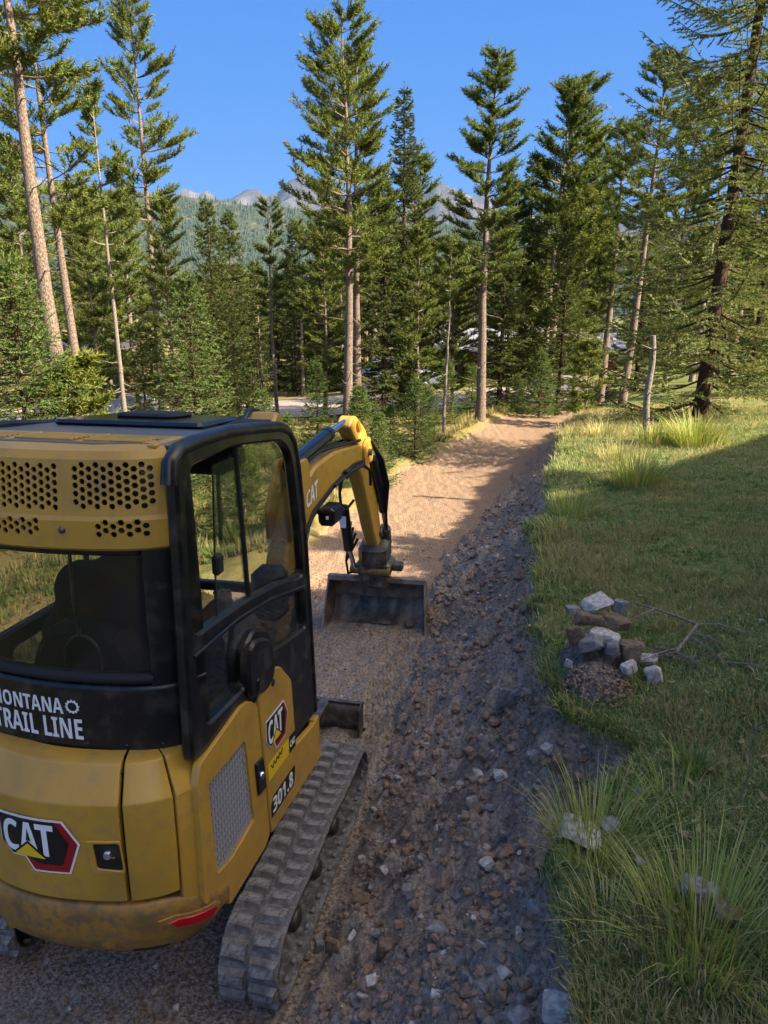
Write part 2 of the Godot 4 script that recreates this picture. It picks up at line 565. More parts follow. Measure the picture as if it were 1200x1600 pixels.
const TREES := [   # shape, x, distance, height of the top, lean, name, label
	["pineA", -4.83, 11.00, 9.00, -0.020, "pine_tree", "tall pine with thick bare pinkish trunk at the left edge of the photo"],
	["pineB", -5.79, 14.00, 8.46, -0.030, "pine_tree", "tall pine just right of the thick leftmost trunk, crown reaching the frame top"],
	["pineC", -5.39, 15.00, 6.84, -0.010, "pine_tree", "slim pine with pale grey pole trunk and sparse crown above the cab roof hatch"],
	["pineB", -6.77, 22.00, 10.85, 0.000, "pine_tree", "tall open-crowned pine standing alone against the sky left of the gap"],
	["pineC", -3.84, 26.00, 6.40, 0.000, "pine_tree", "slender pine with short crown standing before the road gap"],
	["pineD", -0.98, 19.00, 9.36, 0.000, "pine_tree", "largest central pine with broad leaning crown and straight tan trunk"],
	["pineE", -0.79, 21.50, 9.46, 0.005, "pine_tree", "pine with grey trunk tucked close behind the largest central pine"],
	["pineE", 2.56, 19.00, 8.63, 0.012, "pine_tree", "tall narrow-crowned pine with reddish trunk beside the trail's left side"],
	["pineC", 5.19, 24.00, 9.35, 0.045, "pine_tree", "left of the twin pines leaning right over the trail's end"],
	["pineF", 5.53, 24.60, 9.66, 0.050, "pine_tree", "right of the twin pines leaning right over the trail's end"],
	["pineE", 7.46, 25.00, 8.61, 0.020, "pine_tree", "dark dense-topped pine just left of the tall leaning pine near the big spruce"],
	["pineB", 6.93, 21.00, 9.30, 0.045, "pine_tree", "tall pine leaning right beside the big right-hand spruce"],
	["pineF", 10.42, 27.00, 10.53, 0.030, "pine_tree", "thin pine seen through the big spruce's left branches"],
	["pineC", 12.24, 29.00, 11.51, 0.030, "pine_tree", "pale pine rising behind the trunk of the big spruce"],
	["pineE", 12.27, 26.00, 11.14, 0.030, "pine_tree", "dark pine behind the big spruce at the right edge"],
	["pineF", 1.00, 26.00, 7.96, 0.000, "pine_tree", "thin see-through pine top right of the central spire"],
	["pineG", 1.41, 17.00, 4.33, 0.020, "pine_tree", "very thin bare-stemmed young pine pole between the two tallest trunks"],
	["pineF", -9.00, 19.00, 6.78, -0.010, "pine_tree", "pine with dark trunk behind the leftmost thick trunk"],
	["pineF", -8.29, 21.00, 5.40, 0.000, "pine_tree", "bushy yellow-green pine between the second and third left trunks"],
	["pineF", -9.15, 27.00, 6.78, 0.000, "pine_tree", "background pine left of the tall open-crowned pine"],
	["pineF", -5.70, 20.00, 5.65, 0.000, "pine_tree", "bushy pine behind the young spruces left of the road gap"],
	["pineC", -4.07, 36.50, 6.96, 0.000, "pine_tree", "pine with thin trunk on the right of the road gap"],
	["pineF", -2.04, 25.00, 5.91, 0.000, "pine_tree", "bushy pine left of the largest central trunk"],
	["pineF", 1.04, 22.00, 5.19, 0.000, "pine_tree", "bushy pine in the middle thicket right of the central trunks"],
	["pineF", 2.36, 25.00, 5.03, 0.000, "pine_tree", "bushy pine filling the gap left of the reddish trunk"],
	["pineF", 4.29, 25.00, 6.77, 0.000, "pine_tree", "yellow-green pine right of the reddish trunk"],
	["pineF", 7.59, 29.00, 9.24, 0.030, "pine_tree", "background pine between the twin pines and the dark pine"],
	["spruceB", -4.74, 9.50, 3.44, 0.000, "spruce_tree", "bright green spruce at the left edge above the cab roof"],
	["spruceB", -3.24, 12.30, 3.37, 0.000, "spruce_tree", "bushy blue-green spruce just beyond the cab roof"],
	["spruceC", -3.79, 16.50, 5.05, 0.000, "spruce_tree", "taller spruce right behind the bushy blue-green one"],
	["spruceC", -5.04, 25.00, 5.91, 0.000, "spruce_tree", "slim spruce at the left side of the road gap"],
	["spruceC", -5.61, 17.00, 2.57, 0.000, "spruce_tree", "small spruce at the foot of the tall open-crowned pine"],
	["spruceD", -4.44, 37.00, 7.02, 0.000, "spruce_tree", "dark spire spruce beyond the road gap"],
	["spruceD", 0.59, 24.50, 9.42, 0.000, "spruce_tree", "narrow spire spruce behind the largest central pine's right side"],
	["spruceC", 0.00, 22.00, 6.45, 0.000, "spruce_tree", "dense spruce just right of the central trunks"],
	["spruceD", 5.14, 27.00, 8.08, 0.000, "spruce_tree", "narrow spire spruce right of the tall reddish trunk"],
	["spruceC", 3.57, 22.50, 5.59, 0.000, "spruce_tree", "dense dark spruce touching the tall reddish trunk"],
	["spruceC", 5.40, 22.50, 5.50, 0.000, "spruce_tree", "dark pointed spruce in front of the twin pines"],
	["spruceA", -1.46, 15.50, 1.83, 0.000, "spruce_tree", "small spruce beyond the excavator's boom, left of the central trunk"],
	["spruceA", 0.61, 14.30, 1.53, 0.000, "spruce_tree", "bright bushy small spruce beside the trail's left edge"],
	["spruceA", -0.08, 11.80, 1.18, 0.000, "spruce_tree", "tiny spruce right behind the excavator's arm"],
	["spruceA", -0.48, 14.00, 1.41, 0.000, "spruce_tree", "small spruce directly behind the top of the excavator's arm"],
	["spruceA", 4.40, 20.50, 1.77, 0.000, "spruce_tree", "blue-green small spruce at the trail's far end"],
	["spruceA", 3.87, 21.00, 1.03, 0.000, "spruce_tree", "smaller dark spruce left of the blue-green one at the trail's end"],
	["spruceA", 1.63, 19.00, 1.60, 0.000, "spruce_tree", "small spruce at the foot of the very thin pole"],
	["spruceA", 2.52, 21.00, 1.30, 0.000, "spruce_tree", "small shaded spruce at the foot of the reddish trunk"],
	["young_pine", 5.20, 18.50, 2.10, 0.000, "pine_sapling", "bright yellow-green young pine right of the trail's end"],
	["young_pine", -4.29, 10.20, 2.16, 0.000, "pine_sapling", "bright young pine sapling at the foot of the leftmost trunks"],
	["young_pine", -1.94, 10.50, 0.51, 0.000, "pine_sapling", "sunlit pine sapling seen through the cab's sliding window"],
	["spruceA", -2.13, 9.20, 1.12, 0.000, "spruce_tree", "sunlit little spruce seen through the cab's side window"],
	["spruceC", 9.03, 26.00, 6.04, 0.000, "spruce_tree", "background spruce behind the dead snag"],
	["spruceC", 11.04, 22.00, 6.53, 0.000, "spruce_tree", "background spruce at the right edge behind the big one"],
]
const ROCKS := [   # x, distance, lift, width, height, material, label
	[1.02, 3.22, 0.260, 0.160, 0.049, "stone_pale", "flat pale slab on top of the stone pile"],
	[1.13, 3.21, 0.236, 0.092, 0.074, "stone", "small grey block beside the top slab of the stone pile"],
	[0.91, 3.19, 0.251, 0.079, 0.043, "stone", "small flat grey stone at the upper left of the stone pile"],
	[0.97, 3.14, 0.212, 0.163, 0.060, "stone_brown", "brown flat stone second from the top of the stone pile"],
	[1.09, 3.12, 0.194, 0.114, 0.066, "stone_brown", "reddish-brown stone in the middle right of the stone pile"],
	[0.89, 3.05, 0.162, 0.095, 0.101, "stone_brown", "upright brown stone at the left side of the stone pile"],
	[1.02, 3.05, 0.163, 0.166, 0.071, "stone_pale", "bluish-white tilted slab in the middle of the stone pile"],
	[0.94, 3.01, 0.148, 0.129, 0.076, "stone", "grey stone under the bluish-white slab of the pile"],
	[1.12, 2.97, 0.104, 0.127, 0.098, "stone_brown", "brown speckled boulder on the right of the stone pile"],
	[1.25, 3.10, 0.000, 0.109, 0.061, "stone_pale", "bright white stone at the right edge of the stone pile"],
	[1.08, 2.88, 0.087, 0.096, 0.051, "stone_pale", "low white stone at the foot of the stone pile"],
	[1.22, 2.93, 0.000, 0.087, 0.087, "stone_pale", "tan cube-shaped stone lying last on the right of the pile"],
	[0.82, 2.90, 0.116, 0.040, 0.045, "stone_pale", "small pinkish stone at the left foot of the pile"],
	[1.03, 2.98, 0.129, 0.075, 0.064, "stone", "dark grey wedge between the stones of the pile"],
	[0.40, 2.77, 0.000, 0.064, 0.104, "stone_pale", "upright whitish splinter of rock half way down the bank"],
	[0.73, 2.63, 0.000, 0.076, 0.060, "stone_brown", "squarish tan stone on the slumped soil below the stone pile"],
	[0.53, 2.85, 0.000, 0.070, 0.047, "stone_pale", "pale lilac stone left of the squarish tan one"],
	[0.65, 2.74, 0.000, 0.073, 0.050, "stone", "grey rounded stone above the squarish tan one"],
	[-0.00, 2.35, 0.000, 0.078, 0.120, "stone_brown", "upright brown-grey block in the loose soil beside the track"],
	[0.46, 1.49, 0.000, 0.115, 0.068, "stone_pale", "bluish-grey slab in the soil under the big grass tussock"],
	[0.38, 1.53, 0.000, 0.070, 0.063, "stone", "broken grey stone at the bottom edge below the bluish slab"],
	[0.66, 3.43, 0.000, 0.123, 0.136, "stone", "grey boulder bedded in the upper part of the bank"],
	[0.63, 1.96, 0.000, 0.173, 0.033, "stone_pale", "long pale slab lying at the upper edge of the tussock"],
	[0.73, 1.97, 0.000, 0.083, 0.054, "stone", "dark grey slab beside the hole above the tussock"],
	[0.88, 1.65, 0.000, 0.126, 0.083, "stone", "rounded grey boulder showing behind the big tussock"],
	[0.92, 1.58, 0.000, 0.087, 0.059, "stone_brown", "brownish stone right of the rounded boulder behind the tussock"],
	[0.17, 1.83, 0.000, 0.042, 0.059, "stone_pale", "pointed whitish stone near the bottom edge"],
	[-0.05, 2.12, 0.000, 0.053, 0.034, "stone_pale", "small white stone near the track at the bottom edge"],
	[0.31, 1.88, 0.000, 0.046, 0.029, "stone_pale", "small white stone in the lower middle of the soil"],
	[0.43, 2.47, 0.000, 0.064, 0.042, "stone_pale", "white stone below the upright splinter"],
	[-0.22, 2.45, 0.000, 0.066, 0.082, "stone_brown", "brown block leaning by the rear of the track"],
	[-0.29, 2.56, 0.000, 0.045, 0.074, "stone", "narrow grey stone right behind the track"],
	[-0.39, 2.75, 0.000, 0.054, 0.102, "stone", "tall thin stone wedged beside the track"],
	[-0.11, 2.98, 0.000, 0.045, 0.070, "stone_pale", "pale pebble beside the middle of the track"],
	[-0.12, 2.71, 0.000, 0.077, 0.071, "stone_brown", "brown clod-like stone in the middle left of the soil"],
	[0.11, 2.54, 0.000, 0.072, 0.050, "stone", "dull grey stone in the middle of the loose soil"],
	[0.27, 2.88, 0.000, 0.079, 0.042, "stone_pale", "pale flake of stone on the bank left of the splinter"],
	[0.21, 3.43, 0.000, 0.085, 0.057, "stone", "grey stone on the middle bank above the flake"],
	[0.71, 2.72, 0.000, 0.061, 0.044, "stone_pale", "white-topped stone just above the tan squarish one"],
	[0.52, 2.62, 0.000, 0.055, 0.038, "stone", "small grey stone right of the splinter"],
	[0.47, 1.83, 0.000, 0.048, 0.036, "stone", "grey stone at the left foot of the tussock"],
	[0.37, 3.68, 0.000, 0.074, 0.052, "stone", "small stone high on the middle bank"],
	[1.32, 2.66, 0.000, 0.024, 0.024, "stone_pale", "single small white pebble on the lawn below the stone pile"],
	[1.98, 3.49, 0.000, 0.030, 0.027, "stone_pale", "small white pebble on the lawn at the right edge"],
	[1.06, 7.55, 0.000, 0.113, 0.071, "stone", "small stone on the upper bank beyond the bucket"],
	[0.99, 5.78, 0.000, 0.099, 0.066, "stone_brown", "brown stone on the upper bank near the lawn edge"],
	[0.74, 5.99, 0.000, 0.080, 0.057, "stone", "small grey stone on the bank right of the bucket"],
	[0.23, 6.00, 0.000, 0.093, 0.070, "stone_brown", "clod-like stone at the bucket lip"],
]

# ------------------------------------------------------------------ terrain
const TOE := [0.0, -0.80, 2.3, -0.32, 4.0, 0.02, 7.66, 0.68, 13.2, 2.6, 18.0, 4.3, 21.0, 5.5, 26.0, 7.8]
const EDGE := [0.0, 0.20, 1.4, 0.50, 1.9, 0.53, 2.73, 0.735, 3.42, 0.81, 4.5, 1.04, 6.4, 1.48, 11.0, 2.77, 15.3, 4.10, 20.0, 5.80, 26.0, 8.2]
const LAWN_Y := [0.0, 1.08, 3.4, 1.08, 6.4, 0.97, 11.0, 0.82, 15.3, 0.55, 20.0, 0.10, 30.0, -0.15, 60.0, -0.6]
const FLOOR_Y := [0.0, 0.05, 3.0, 0.0, 5.0, 0.0, 8.0, -0.06, 13.0, -0.17, 17.0, -0.17, 20.0, -0.06, 22.0, -0.25, 26.0, -0.7, 60.0, -1.0]
const LEFT := [0.0, -3.3, 3.0, -2.7, 6.0, -1.65, 8.3, -1.05, 13.2, 0.2, 20.0, 3.25, 26.0, 6.0]

func lookup(t: Array) -> PackedFloat32Array:   # 2 cm steps to 64 m
	var out := PackedFloat32Array()
	for i in 3201:
		out.append(lerp_table(t, i * 0.02))
	# soften the kinks
	for pass_ in 3:
		var c := out.duplicate()
		for i in range(20, 3180):
			out[i] = (c[i - 20] + c[i - 10] + c[i] + c[i + 10] + c[i + 20]) * 0.2
	return out

var l_toe: PackedFloat32Array
var l_edge: PackedFloat32Array
var l_lawn: PackedFloat32Array
var l_floor: PackedFloat32Array
var l_left: PackedFloat32Array

# smooth height without clods; second value: 0 trail, 1 bank, 2 lawn, 3 forest floor
func base_height(x: float, d: float) -> Vector2:
	var i := clampi(int(d * 50.0), 0, 3200)
	var toe := l_toe[i]
	var edge := l_edge[i]
	var left := l_left[i]
	var fl := l_floor[i]
	var wob := nz.get_noise_2d(x * 90.0, d * 90.0) * 0.16 + nz.get_noise_2d(d * 260.0, x * 150.0 + 90.0) * 0.07
	var sc := clampf(d / 6.0, 0.5, 1.2)
	edge += wob * sc * 0.9 + nz_rough.get_noise_2d(d * 120.0, x * 40.0 + 15.0) * 0.11 * clampf(d / 3.0, 0.4, 1.0) + 0.33 * exp(-pow((d - 2.42) / 0.22, 2.0))
	toe += wob * 0.8 * sc
	left += nz.get_noise_2d(d * 60.0, 77.0) * 0.35
	var ly := l_lawn[i] + minf(0.075 * maxf(x - edge, 0.0), 0.9) + nz.get_noise_2d(x * 25.0 + 50.0, d * 25.0) * 0.06
	if d > 24.0:
		ly = lerpf(ly, l_lawn[i], clampf((d - 24.0) / 20.0, 0.0, 1.0))
	if x >= edge:
		return Vector2(ly, 2.0)
	if x > toe:
		var k := (x - toe) / maxf(edge - toe, 0.05)
		var s := lerpf(k, k * k, 0.45)
		return Vector2(lerpf(fl, ly - 0.13, s), 1.0)
	if x > left:
		var u := (x - left) / maxf(toe - left, 0.05)
		return Vector2(fl - 0.03 * sin(u * PI), 0.0)
	var far := left - x
	var berm := 0.13 * exp(-pow((far - 0.35) / 0.3, 2.0)) * clampf(d / 4.0, 0.0, 1.0)
	var drop := minf(far * 0.045, 0.75)
	return Vector2(fl + berm - drop + nz.get_noise_2d(x * 18.0, d * 18.0 + 300.0) * 0.12 * clampf(far, 0.0, 1.0), 3.0)

func tracks_print(x: float, d: float) -> float:   # marks pressed in the loose soil ahead of the machine by its belts
	var px := x + 0.94
	var pz := d - 3.08
	var r := px * 0.979 - pz * 0.2045
	var w := px * 0.2045 + pz * 0.979
	if w < 0.7 or w > 4.6:
		return 0.0
	var out := 0.0
	for c in [0.575, -0.575, 0.80]:
		var k: float = absf(r - c)
		if k < 0.14:
			var half := 0.5 if r > c else 0.0
			out = (-0.030 + 0.034 * sin(TAU * (w / 0.11 + half))) * clampf((0.14 - k) / 0.04, 0.0, 1.0) * clampf((4.6 - w), 0.0, 1.0)
	return out

func beside_machine(x: float, d: float) -> float:   # 1 where the belts have pressed the soil flat, fading out beside them
	var px := x + 0.94
	var pz := d - 3.08
	var r := absf(px * 0.979 - pz * 0.2045)
	var w := absf(px * 0.2045 + pz * 0.979)
	return clampf((0.84 - r) / 0.10, 0.0, 1.0) * clampf((1.02 - w) / 0.15, 0.0, 1.0)

func height(x: float, d: float) -> Vector2:
	var b := base_height(x, d)
	var y := b.x
	var near := clampf((16.0 - d) / 12.0, 0.12, 1.0)
	if b.y < 1.5:
		var rough: float = 0.38 if b.y < 0.5 else 1.0
		if b.y < 0.5 and d > 6.8:
			rough = 0.22
		if d < 3.2 and x > -1.0:
			rough = 1.0
		var cell := nz_cell.get_noise_2d(x * 100.0, d * 100.0)
		var cell2 := nz_cell.get_noise_2d(x * 240.0 + 31.0, d * 240.0)
		var cell3 := nz_cell.get_noise_2d(x * 560.0 + 11.0, d * 560.0 + 5.0)
		y += rough * (-cell * 0.085 - 0.06 - cell2 * 0.050 - cell3 * 0.030 * near + nz_rough.get_noise_2d(x * 130.0, d * 130.0) * 0.085 + nz_rough.get_noise_2d(x * 420.0 + 9.0, d * 420.0) * 0.028)
		if b.y < 0.5:
			y += tracks_print(x, d)
		var under := beside_machine(x, d)
		if under > 0.0:
			y = lerpf(y, minf(y, -0.015), under)
	elif b.y < 2.5:
		y += nz_rough.get_noise_2d(x * 200.0, d * 200.0) * 0.022
	else:
		y += nz_rough.get_noise_2d(x * 90.0, d * 90.0) * 0.05 * near
	return Vector2(y, b.y)

func ground_y(x: float, d: float) -> float:
	return base_height(x, d).x

func soil_color(x: float, d: float, kind: float) -> Color:
	var n := nz.get_noise_2d(x * 40.0 + 400.0, d * 40.0) * 0.5 + 0.5
	var f := nz_rough.get_noise_2d(x * 260.0, d * 260.0 + 70.0) * 0.5 + 0.5
	if kind < 1.5:
		var dark := Color(0.25, 0.188, 0.140)
		var pale := Color(0.47, 0.385, 0.310)
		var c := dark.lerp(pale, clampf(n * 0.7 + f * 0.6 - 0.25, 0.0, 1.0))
		var dry := Color(0.33, 0.215, 0.135).lerp(Color(0.40, 0.275, 0.18), f)  # drier graded soil, with the tan of the sunlit stretch painted into the colour
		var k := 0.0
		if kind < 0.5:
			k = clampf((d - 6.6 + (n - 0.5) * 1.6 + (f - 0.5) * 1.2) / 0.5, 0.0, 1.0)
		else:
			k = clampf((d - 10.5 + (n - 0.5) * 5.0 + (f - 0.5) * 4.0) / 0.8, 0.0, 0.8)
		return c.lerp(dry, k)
	if kind < 2.5:
		var a := Color(0.115, 0.150, 0.055).lerp(Color(0.20, 0.205, 0.095), f)
		return a.lerp(Color(0.25, 0.20, 0.14), clampf(n * 1.6 - 0.9, 0.0, 0.7))
	var e := Color(0.30, 0.22, 0.125).lerp(Color(0.20, 0.19, 0.07), n)
	return e.lerp(Color(0.36, 0.25, 0.16), clampf(f * 1.5 - 0.7, 0.0, 0.8))

func spaced(lo: float, hi: float, from: float, to: float, step: float, grow: float) -> PackedFloat32Array:
	var mid := PackedFloat32Array()
	var x := from
	while x <= to:
		mid.append(x)
		x += step
	var s := step
	var a := PackedFloat32Array()
	x = from
	while x > lo:
		s *= grow
		x -= s
		a.append(maxf(x, lo))
	a.reverse()
	s = step
	x = mid[mid.size() - 1]
	while x < hi:
		s *= grow
		x += s
		mid.append(minf(x, hi))
	a.append_array(mid)
	return a

func terrain():
	var xs := spaced(-1800.0, 1800.0, -2.0, 2.6, 0.019, 1.035)
	var ds := PackedFloat32Array()
	var d := -3.0
	while d < 0.9:
		ds.append(d)
		d += 0.15
	while d < 9.0:
		ds.append(d)
		d += 0.011 + 0.0042 * d
	while d < 24.0:
		ds.append(d)
		d += 0.0075 * d
	while d < 1900.0:
		ds.append(d)
		d *= 1.04
	var nr := ds.size()
	var nc := xs.size()
	var vs := PackedVector3Array()
	var cs := PackedColorArray()
	var kinds := PackedByteArray()
	for i in nr:
		for j in nc:
			var h := height(xs[j], ds[i])
			var y := h.x
			if ds[i] > 60.0 or absf(xs[j]) > 60.0:
				var far := maxf(ds[i], absf(xs[j])) - 60.0
				y -= far * 0.004
			vs.append(Vector3(xs[j], y, -ds[i]))
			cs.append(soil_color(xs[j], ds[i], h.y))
			kinds.append(int(h.y))
	var ns := PackedVector3Array()
	ns.resize(vs.size())
	var ix := [PackedInt32Array(), PackedInt32Array(), PackedInt32Array(), PackedInt32Array()]
	for i in nr - 1:
		for j in nc - 1:
			var a := i * nc + j
			var b := a + 1
			var c := a + nc + 1
			var e := a + nc
			var n := (vs[c] - vs[a]).cross(vs[e] - vs[b])
			if n.y < 0:
				n = -n
			ns[a] += n
			ns[b] += n
			ns[c] += n
			ns[e] += n
			ix[kinds[a]].append_array(PackedInt32Array([a, c, b, a, e, c]))
	for k in ns.size():
		ns[k] = ns[k].normalized()
	var names := ["dirt_trail", "earth_bank", "lawn", "forest_floor"]
	for q in 4:
		# keep only what this piece uses
		var map := PackedInt32Array()
		map.resize(vs.size())
		map.fill(-1)
		var v2 := PackedVector3Array()
		var n2 := PackedVector3Array()
		var c2 := PackedColorArray()
		var i2 := PackedInt32Array()
		for id in ix[q]:
			if map[id] < 0:
				map[id] = v2.size()
				v2.append(vs[id])
				n2.append(ns[id])
				c2.append(cs[id])
			i2.append(map[id])
		var arr := []
		arr.resize(Mesh.ARRAY_MAX)
		arr[Mesh.ARRAY_VERTEX] = v2
		arr[Mesh.ARRAY_NORMAL] = n2
		arr[Mesh.ARRAY_COLOR] = c2
		arr[Mesh.ARRAY_INDEX] = i2
		var m := ArrayMesh.new()
		m.add_surface_from_arrays(Mesh.PRIMITIVE_TRIANGLES, arr)
		var o := put(self, names[q], m, M.soil if q < 2 else M.turf)
		structure(o)

# road seen between the trunks
func road():
	var rows := []
	for k in 9:
		var row := PackedVector3Array()
		for j in 61:
			var x := -36.0 + j * 0.75
			var dd := 27.4 + x * 0.10 + k * 0.85
			row.append(V(x, dd, ground_y(x, dd) + 0.07 + 0.02 * sin(k * 0.4)))
		rows.append(row)
	structure(put(self, "road", grid(rows), M.road))

# ------------------------------------------------------------------ far hills
func ridge(called: String, dist: float, depth: float, table: Array, cols: Callable, seed_: int, rough: float, amp: float):
	var n := FastNoiseLite.new()
	n.seed = seed_
	n.frequency = 1.0
	n.fractal_octaves = 5
	n.fractal_type = FastNoiseLite.FRACTAL_RIDGED if rough > 0.5 else FastNoiseLite.FRACTAL_FBM
	var rows := []
	var cs := PackedColorArray()
	var nr := 90
	var nc := 320
	for i in nr:
		var t := float(i) / (nr - 1)
		var row := PackedVector3Array()
		for j in nc:
			var s := float(j) / (nc - 1)
			var px := -500.0 + 2200.0 * s
			var x := (px - 600.0) / 1124.0 * dist * 0.964
			var e: float = lerp_table(table, px)
			var k := 1.0 - absf(t - 0.6) / 0.6 if t < 0.6 else 1.0 - (t - 0.6) / 0.5
			k = clampf(k, 0.0, 1.0)
			var h := e * dist * pow(k, 1.25)
			var dd := dist - depth * 0.6 + depth * t
			h += n.get_noise_2d(x / dist * 9.0, dd / dist * 9.0) * amp * dist * (0.25 + 0.75 * k) * (1.0 if t < 0.55 or rough > 0.5 else 0.4)
			row.append(V(x, dd, maxf(h, -10.0) - 8.0 * (1.0 - k)))
			cs.append(cols.call(k, n.get_noise_2d(x / dist * 22.0, dd / dist * 22.0 + 4.0)))
		rows.append(row)
	var o := put(self, called, grid(rows, false, false, cs), M.hill)
	structure(o)
	return rows

func hills():
	var green := func(k: float, n: float) -> Color:
		return Color(0.060, 0.075, 0.042).lerp(Color(0.15, 0.14, 0.085), clampf(n * 1.6 - 0.1, 0.0, 1.0))
	var rock := func(k: float, n: float) -> Color:
		var low := Color(0.055, 0.068, 0.045)
		var high := Color(0.19, 0.18, 0.175).lerp(Color(0.09, 0.085, 0.085), clampf(n * 1.6 + 0.5, 0.0, 1.0))
		return low.lerp(high, clampf((k - 0.72 + n * 0.15) * 9.0, 0.0, 1.0))
	var front := [-500.0, 0.14, 0.0, 0.158, 120.0, 0.156, 290.0, 0.150, 380.0, 0.140, 420.0, 0.135, 470.0, 0.131, 540.0, 0.120, 650.0, 0.115, 760.0, 0.108, 900.0, 0.092, 1200.0, 0.09, 1700.0, 0.09]
	var back := [-500.0, 0.18, -60.0, 0.175, 0.0, 0.174, 50.0, 0.168, 110.0, 0.155, 250.0, 0.142, 380.0, 0.140, 420.0, 0.154, 440.0, 0.157, 455.0, 0.163, 470.0, 0.160, 490.0, 0.154, 530.0, 0.140, 600.0, 0.126, 650.0, 0.138, 680.0, 0.150, 700.0, 0.147, 730.0, 0.140, 780.0, 0.126, 850.0, 0.112, 1000.0, 0.108, 1200.0, 0.105, 1700.0, 0.1]
	var rows = ridge("forested_hill", 2600.0, 1700.0, front, green, 5, 0.0, 0.006)
	ridge("rocky_mountain", 6500.0, 2600.0, back, rock, 8, 1.0, 0.020)
	# trees of the far slope read as one mass
	var t := Tris.new()
	for k in 6:
		var a := TAU * k / 6.0
		var b := TAU * (k + 1) / 6.0
		t.tri(Vector3(cos(b) * 0.24, 0, sin(b) * 0.24), Vector3(cos(a) * 0.24, 0, sin(a) * 0.24), Vector3(0, 1, 0))
	var r := RandomNumberGenerator.new()
	r.seed = 77
	var places := []
	var gaps := FastNoiseLite.new()
	gaps.seed = 4
	gaps.frequency = 0.0028
	while places.size() < 26000:
		var i := r.randi_range(4, 55)
		var j := r.randi_range(2, 316)
		var a: Vector3 = rows[i][j]
		var p: Vector3 = a.lerp(rows[i + 1][j], r.randf()).lerp(rows[i][j + 1].lerp(rows[i + 1][j + 1], r.randf()), r.randf())
		if gaps.get_noise_2d(p.x, p.z) > 0.22 and r.randf() < 0.75:
			continue
		var s := r.randf_range(9.0, 19.0)
		places.append(Transform3D(Basis.from_scale(Vector3(s, s, s)), p - Vector3(0, 1.5, 0)))
	var mm := MultiMesh.new()
	mm.transform_format = MultiMesh.TRANSFORM_3D
	mm.mesh = t.mesh()
	mm.instance_count = places.size()
	for k in places.size():
		mm.set_instance_transform(k, places[k])
	var o := MultiMeshInstance3D.new()
	o.name = "distant_forest"
	o.multimesh = mm
	o.material_override = M.far_trees
	add_child(o)
	o.set_meta("label", "mass of small dark conifers covering the distant hillside")
	o.set_meta("category", "forest")
	stuff(o)

# ------------------------------------------------------------------ trees
func shoot(v: PackedVector3Array, c: PackedColorArray, r: RandomNumberGenerator, p: Vector3, dir: Vector3, length: float, n: int, nl: float, nw: float, col: Color, spread: float):
	for i in n:
		var b := p + dir * (length * (i + r.randf()) / n)
		var rad := Vector3(r.randf_range(-1, 1), r.randf_range(-1, 1), r.randf_range(-1, 1))
		var nd := (dir + rad.normalized() * spread).normalized()
		var s := nd.cross(Vector3(r.randf_range(-1, 1), r.randf_range(-1, 1), r.randf_range(-1, 1))).normalized() * nw
		v.append(b - s)
		v.append(b + s)
		v.append(b + nd * nl * r.randf_range(0.75, 1.2))
		var k := r.randf_range(0.8, 1.2)
		var cc := Color(col.r * k, col.g * k, col.b * k)
		c.append(cc)
		c.append(cc)
		c.append(cc)

func limb(t: Tris, path: Array, r0: float, r1: float, sides := 4):
	for i in path.size() - 1:
		var a: Vector3 = path[i]
		var b: Vector3 = path[i + 1]
		var ra := lerpf(r0, r1, float(i) / (path.size() - 1))
		var rb := lerpf(r0, r1, float(i + 1) / (path.size() - 1))
		var dir := (b - a).normalized()
		var s := dir.cross(Vector3.UP if absf(dir.y) < 0.9 else Vector3.RIGHT).normalized()
		var q := s.cross(dir)
		for k in sides:
			var u := s * cos(TAU * k / sides) + q * sin(TAU * k / sides)
			var w := s * cos(TAU * (k + 1) / sides) + q * sin(TAU * (k + 1) / sides)
			t.quad(a + w * ra, a + u * ra, b + u * rb, b + w * rb)

func foliage_mesh(v: PackedVector3Array, c: PackedColorArray) -> ArrayMesh:
	var arr := []
	arr.resize(Mesh.ARRAY_MAX)
	arr[Mesh.ARRAY_VERTEX] = v
	arr[Mesh.ARRAY_COLOR] = c
	var m := ArrayMesh.new()
	m.add_surface_from_arrays(Mesh.PRIMITIVE_TRIANGLES, arr)
	return m

func trunk_path(r: RandomNumberGenerator, h: float, bend: float) -> Array:
	var p := []
	var a := r.randf() * TAU
	var n := 14
	for i in n + 1:
		var t := float(i) / n
		p.append(Vector3(cos(a) * bend * sin(t * 3.1) + r.randf_range(-0.02, 0.02), h * t - (0.4 if i == 0 else 0.0), sin(a) * bend * sin(t * 2.6)))
	return p

func along(path: Array, t: float) -> Vector3:
	var f := clampf(t, 0.0, 0.9999) * (path.size() - 1)
	var i := int(f)
	return (path[i] as Vector3).lerp(path[i + 1], f - i)

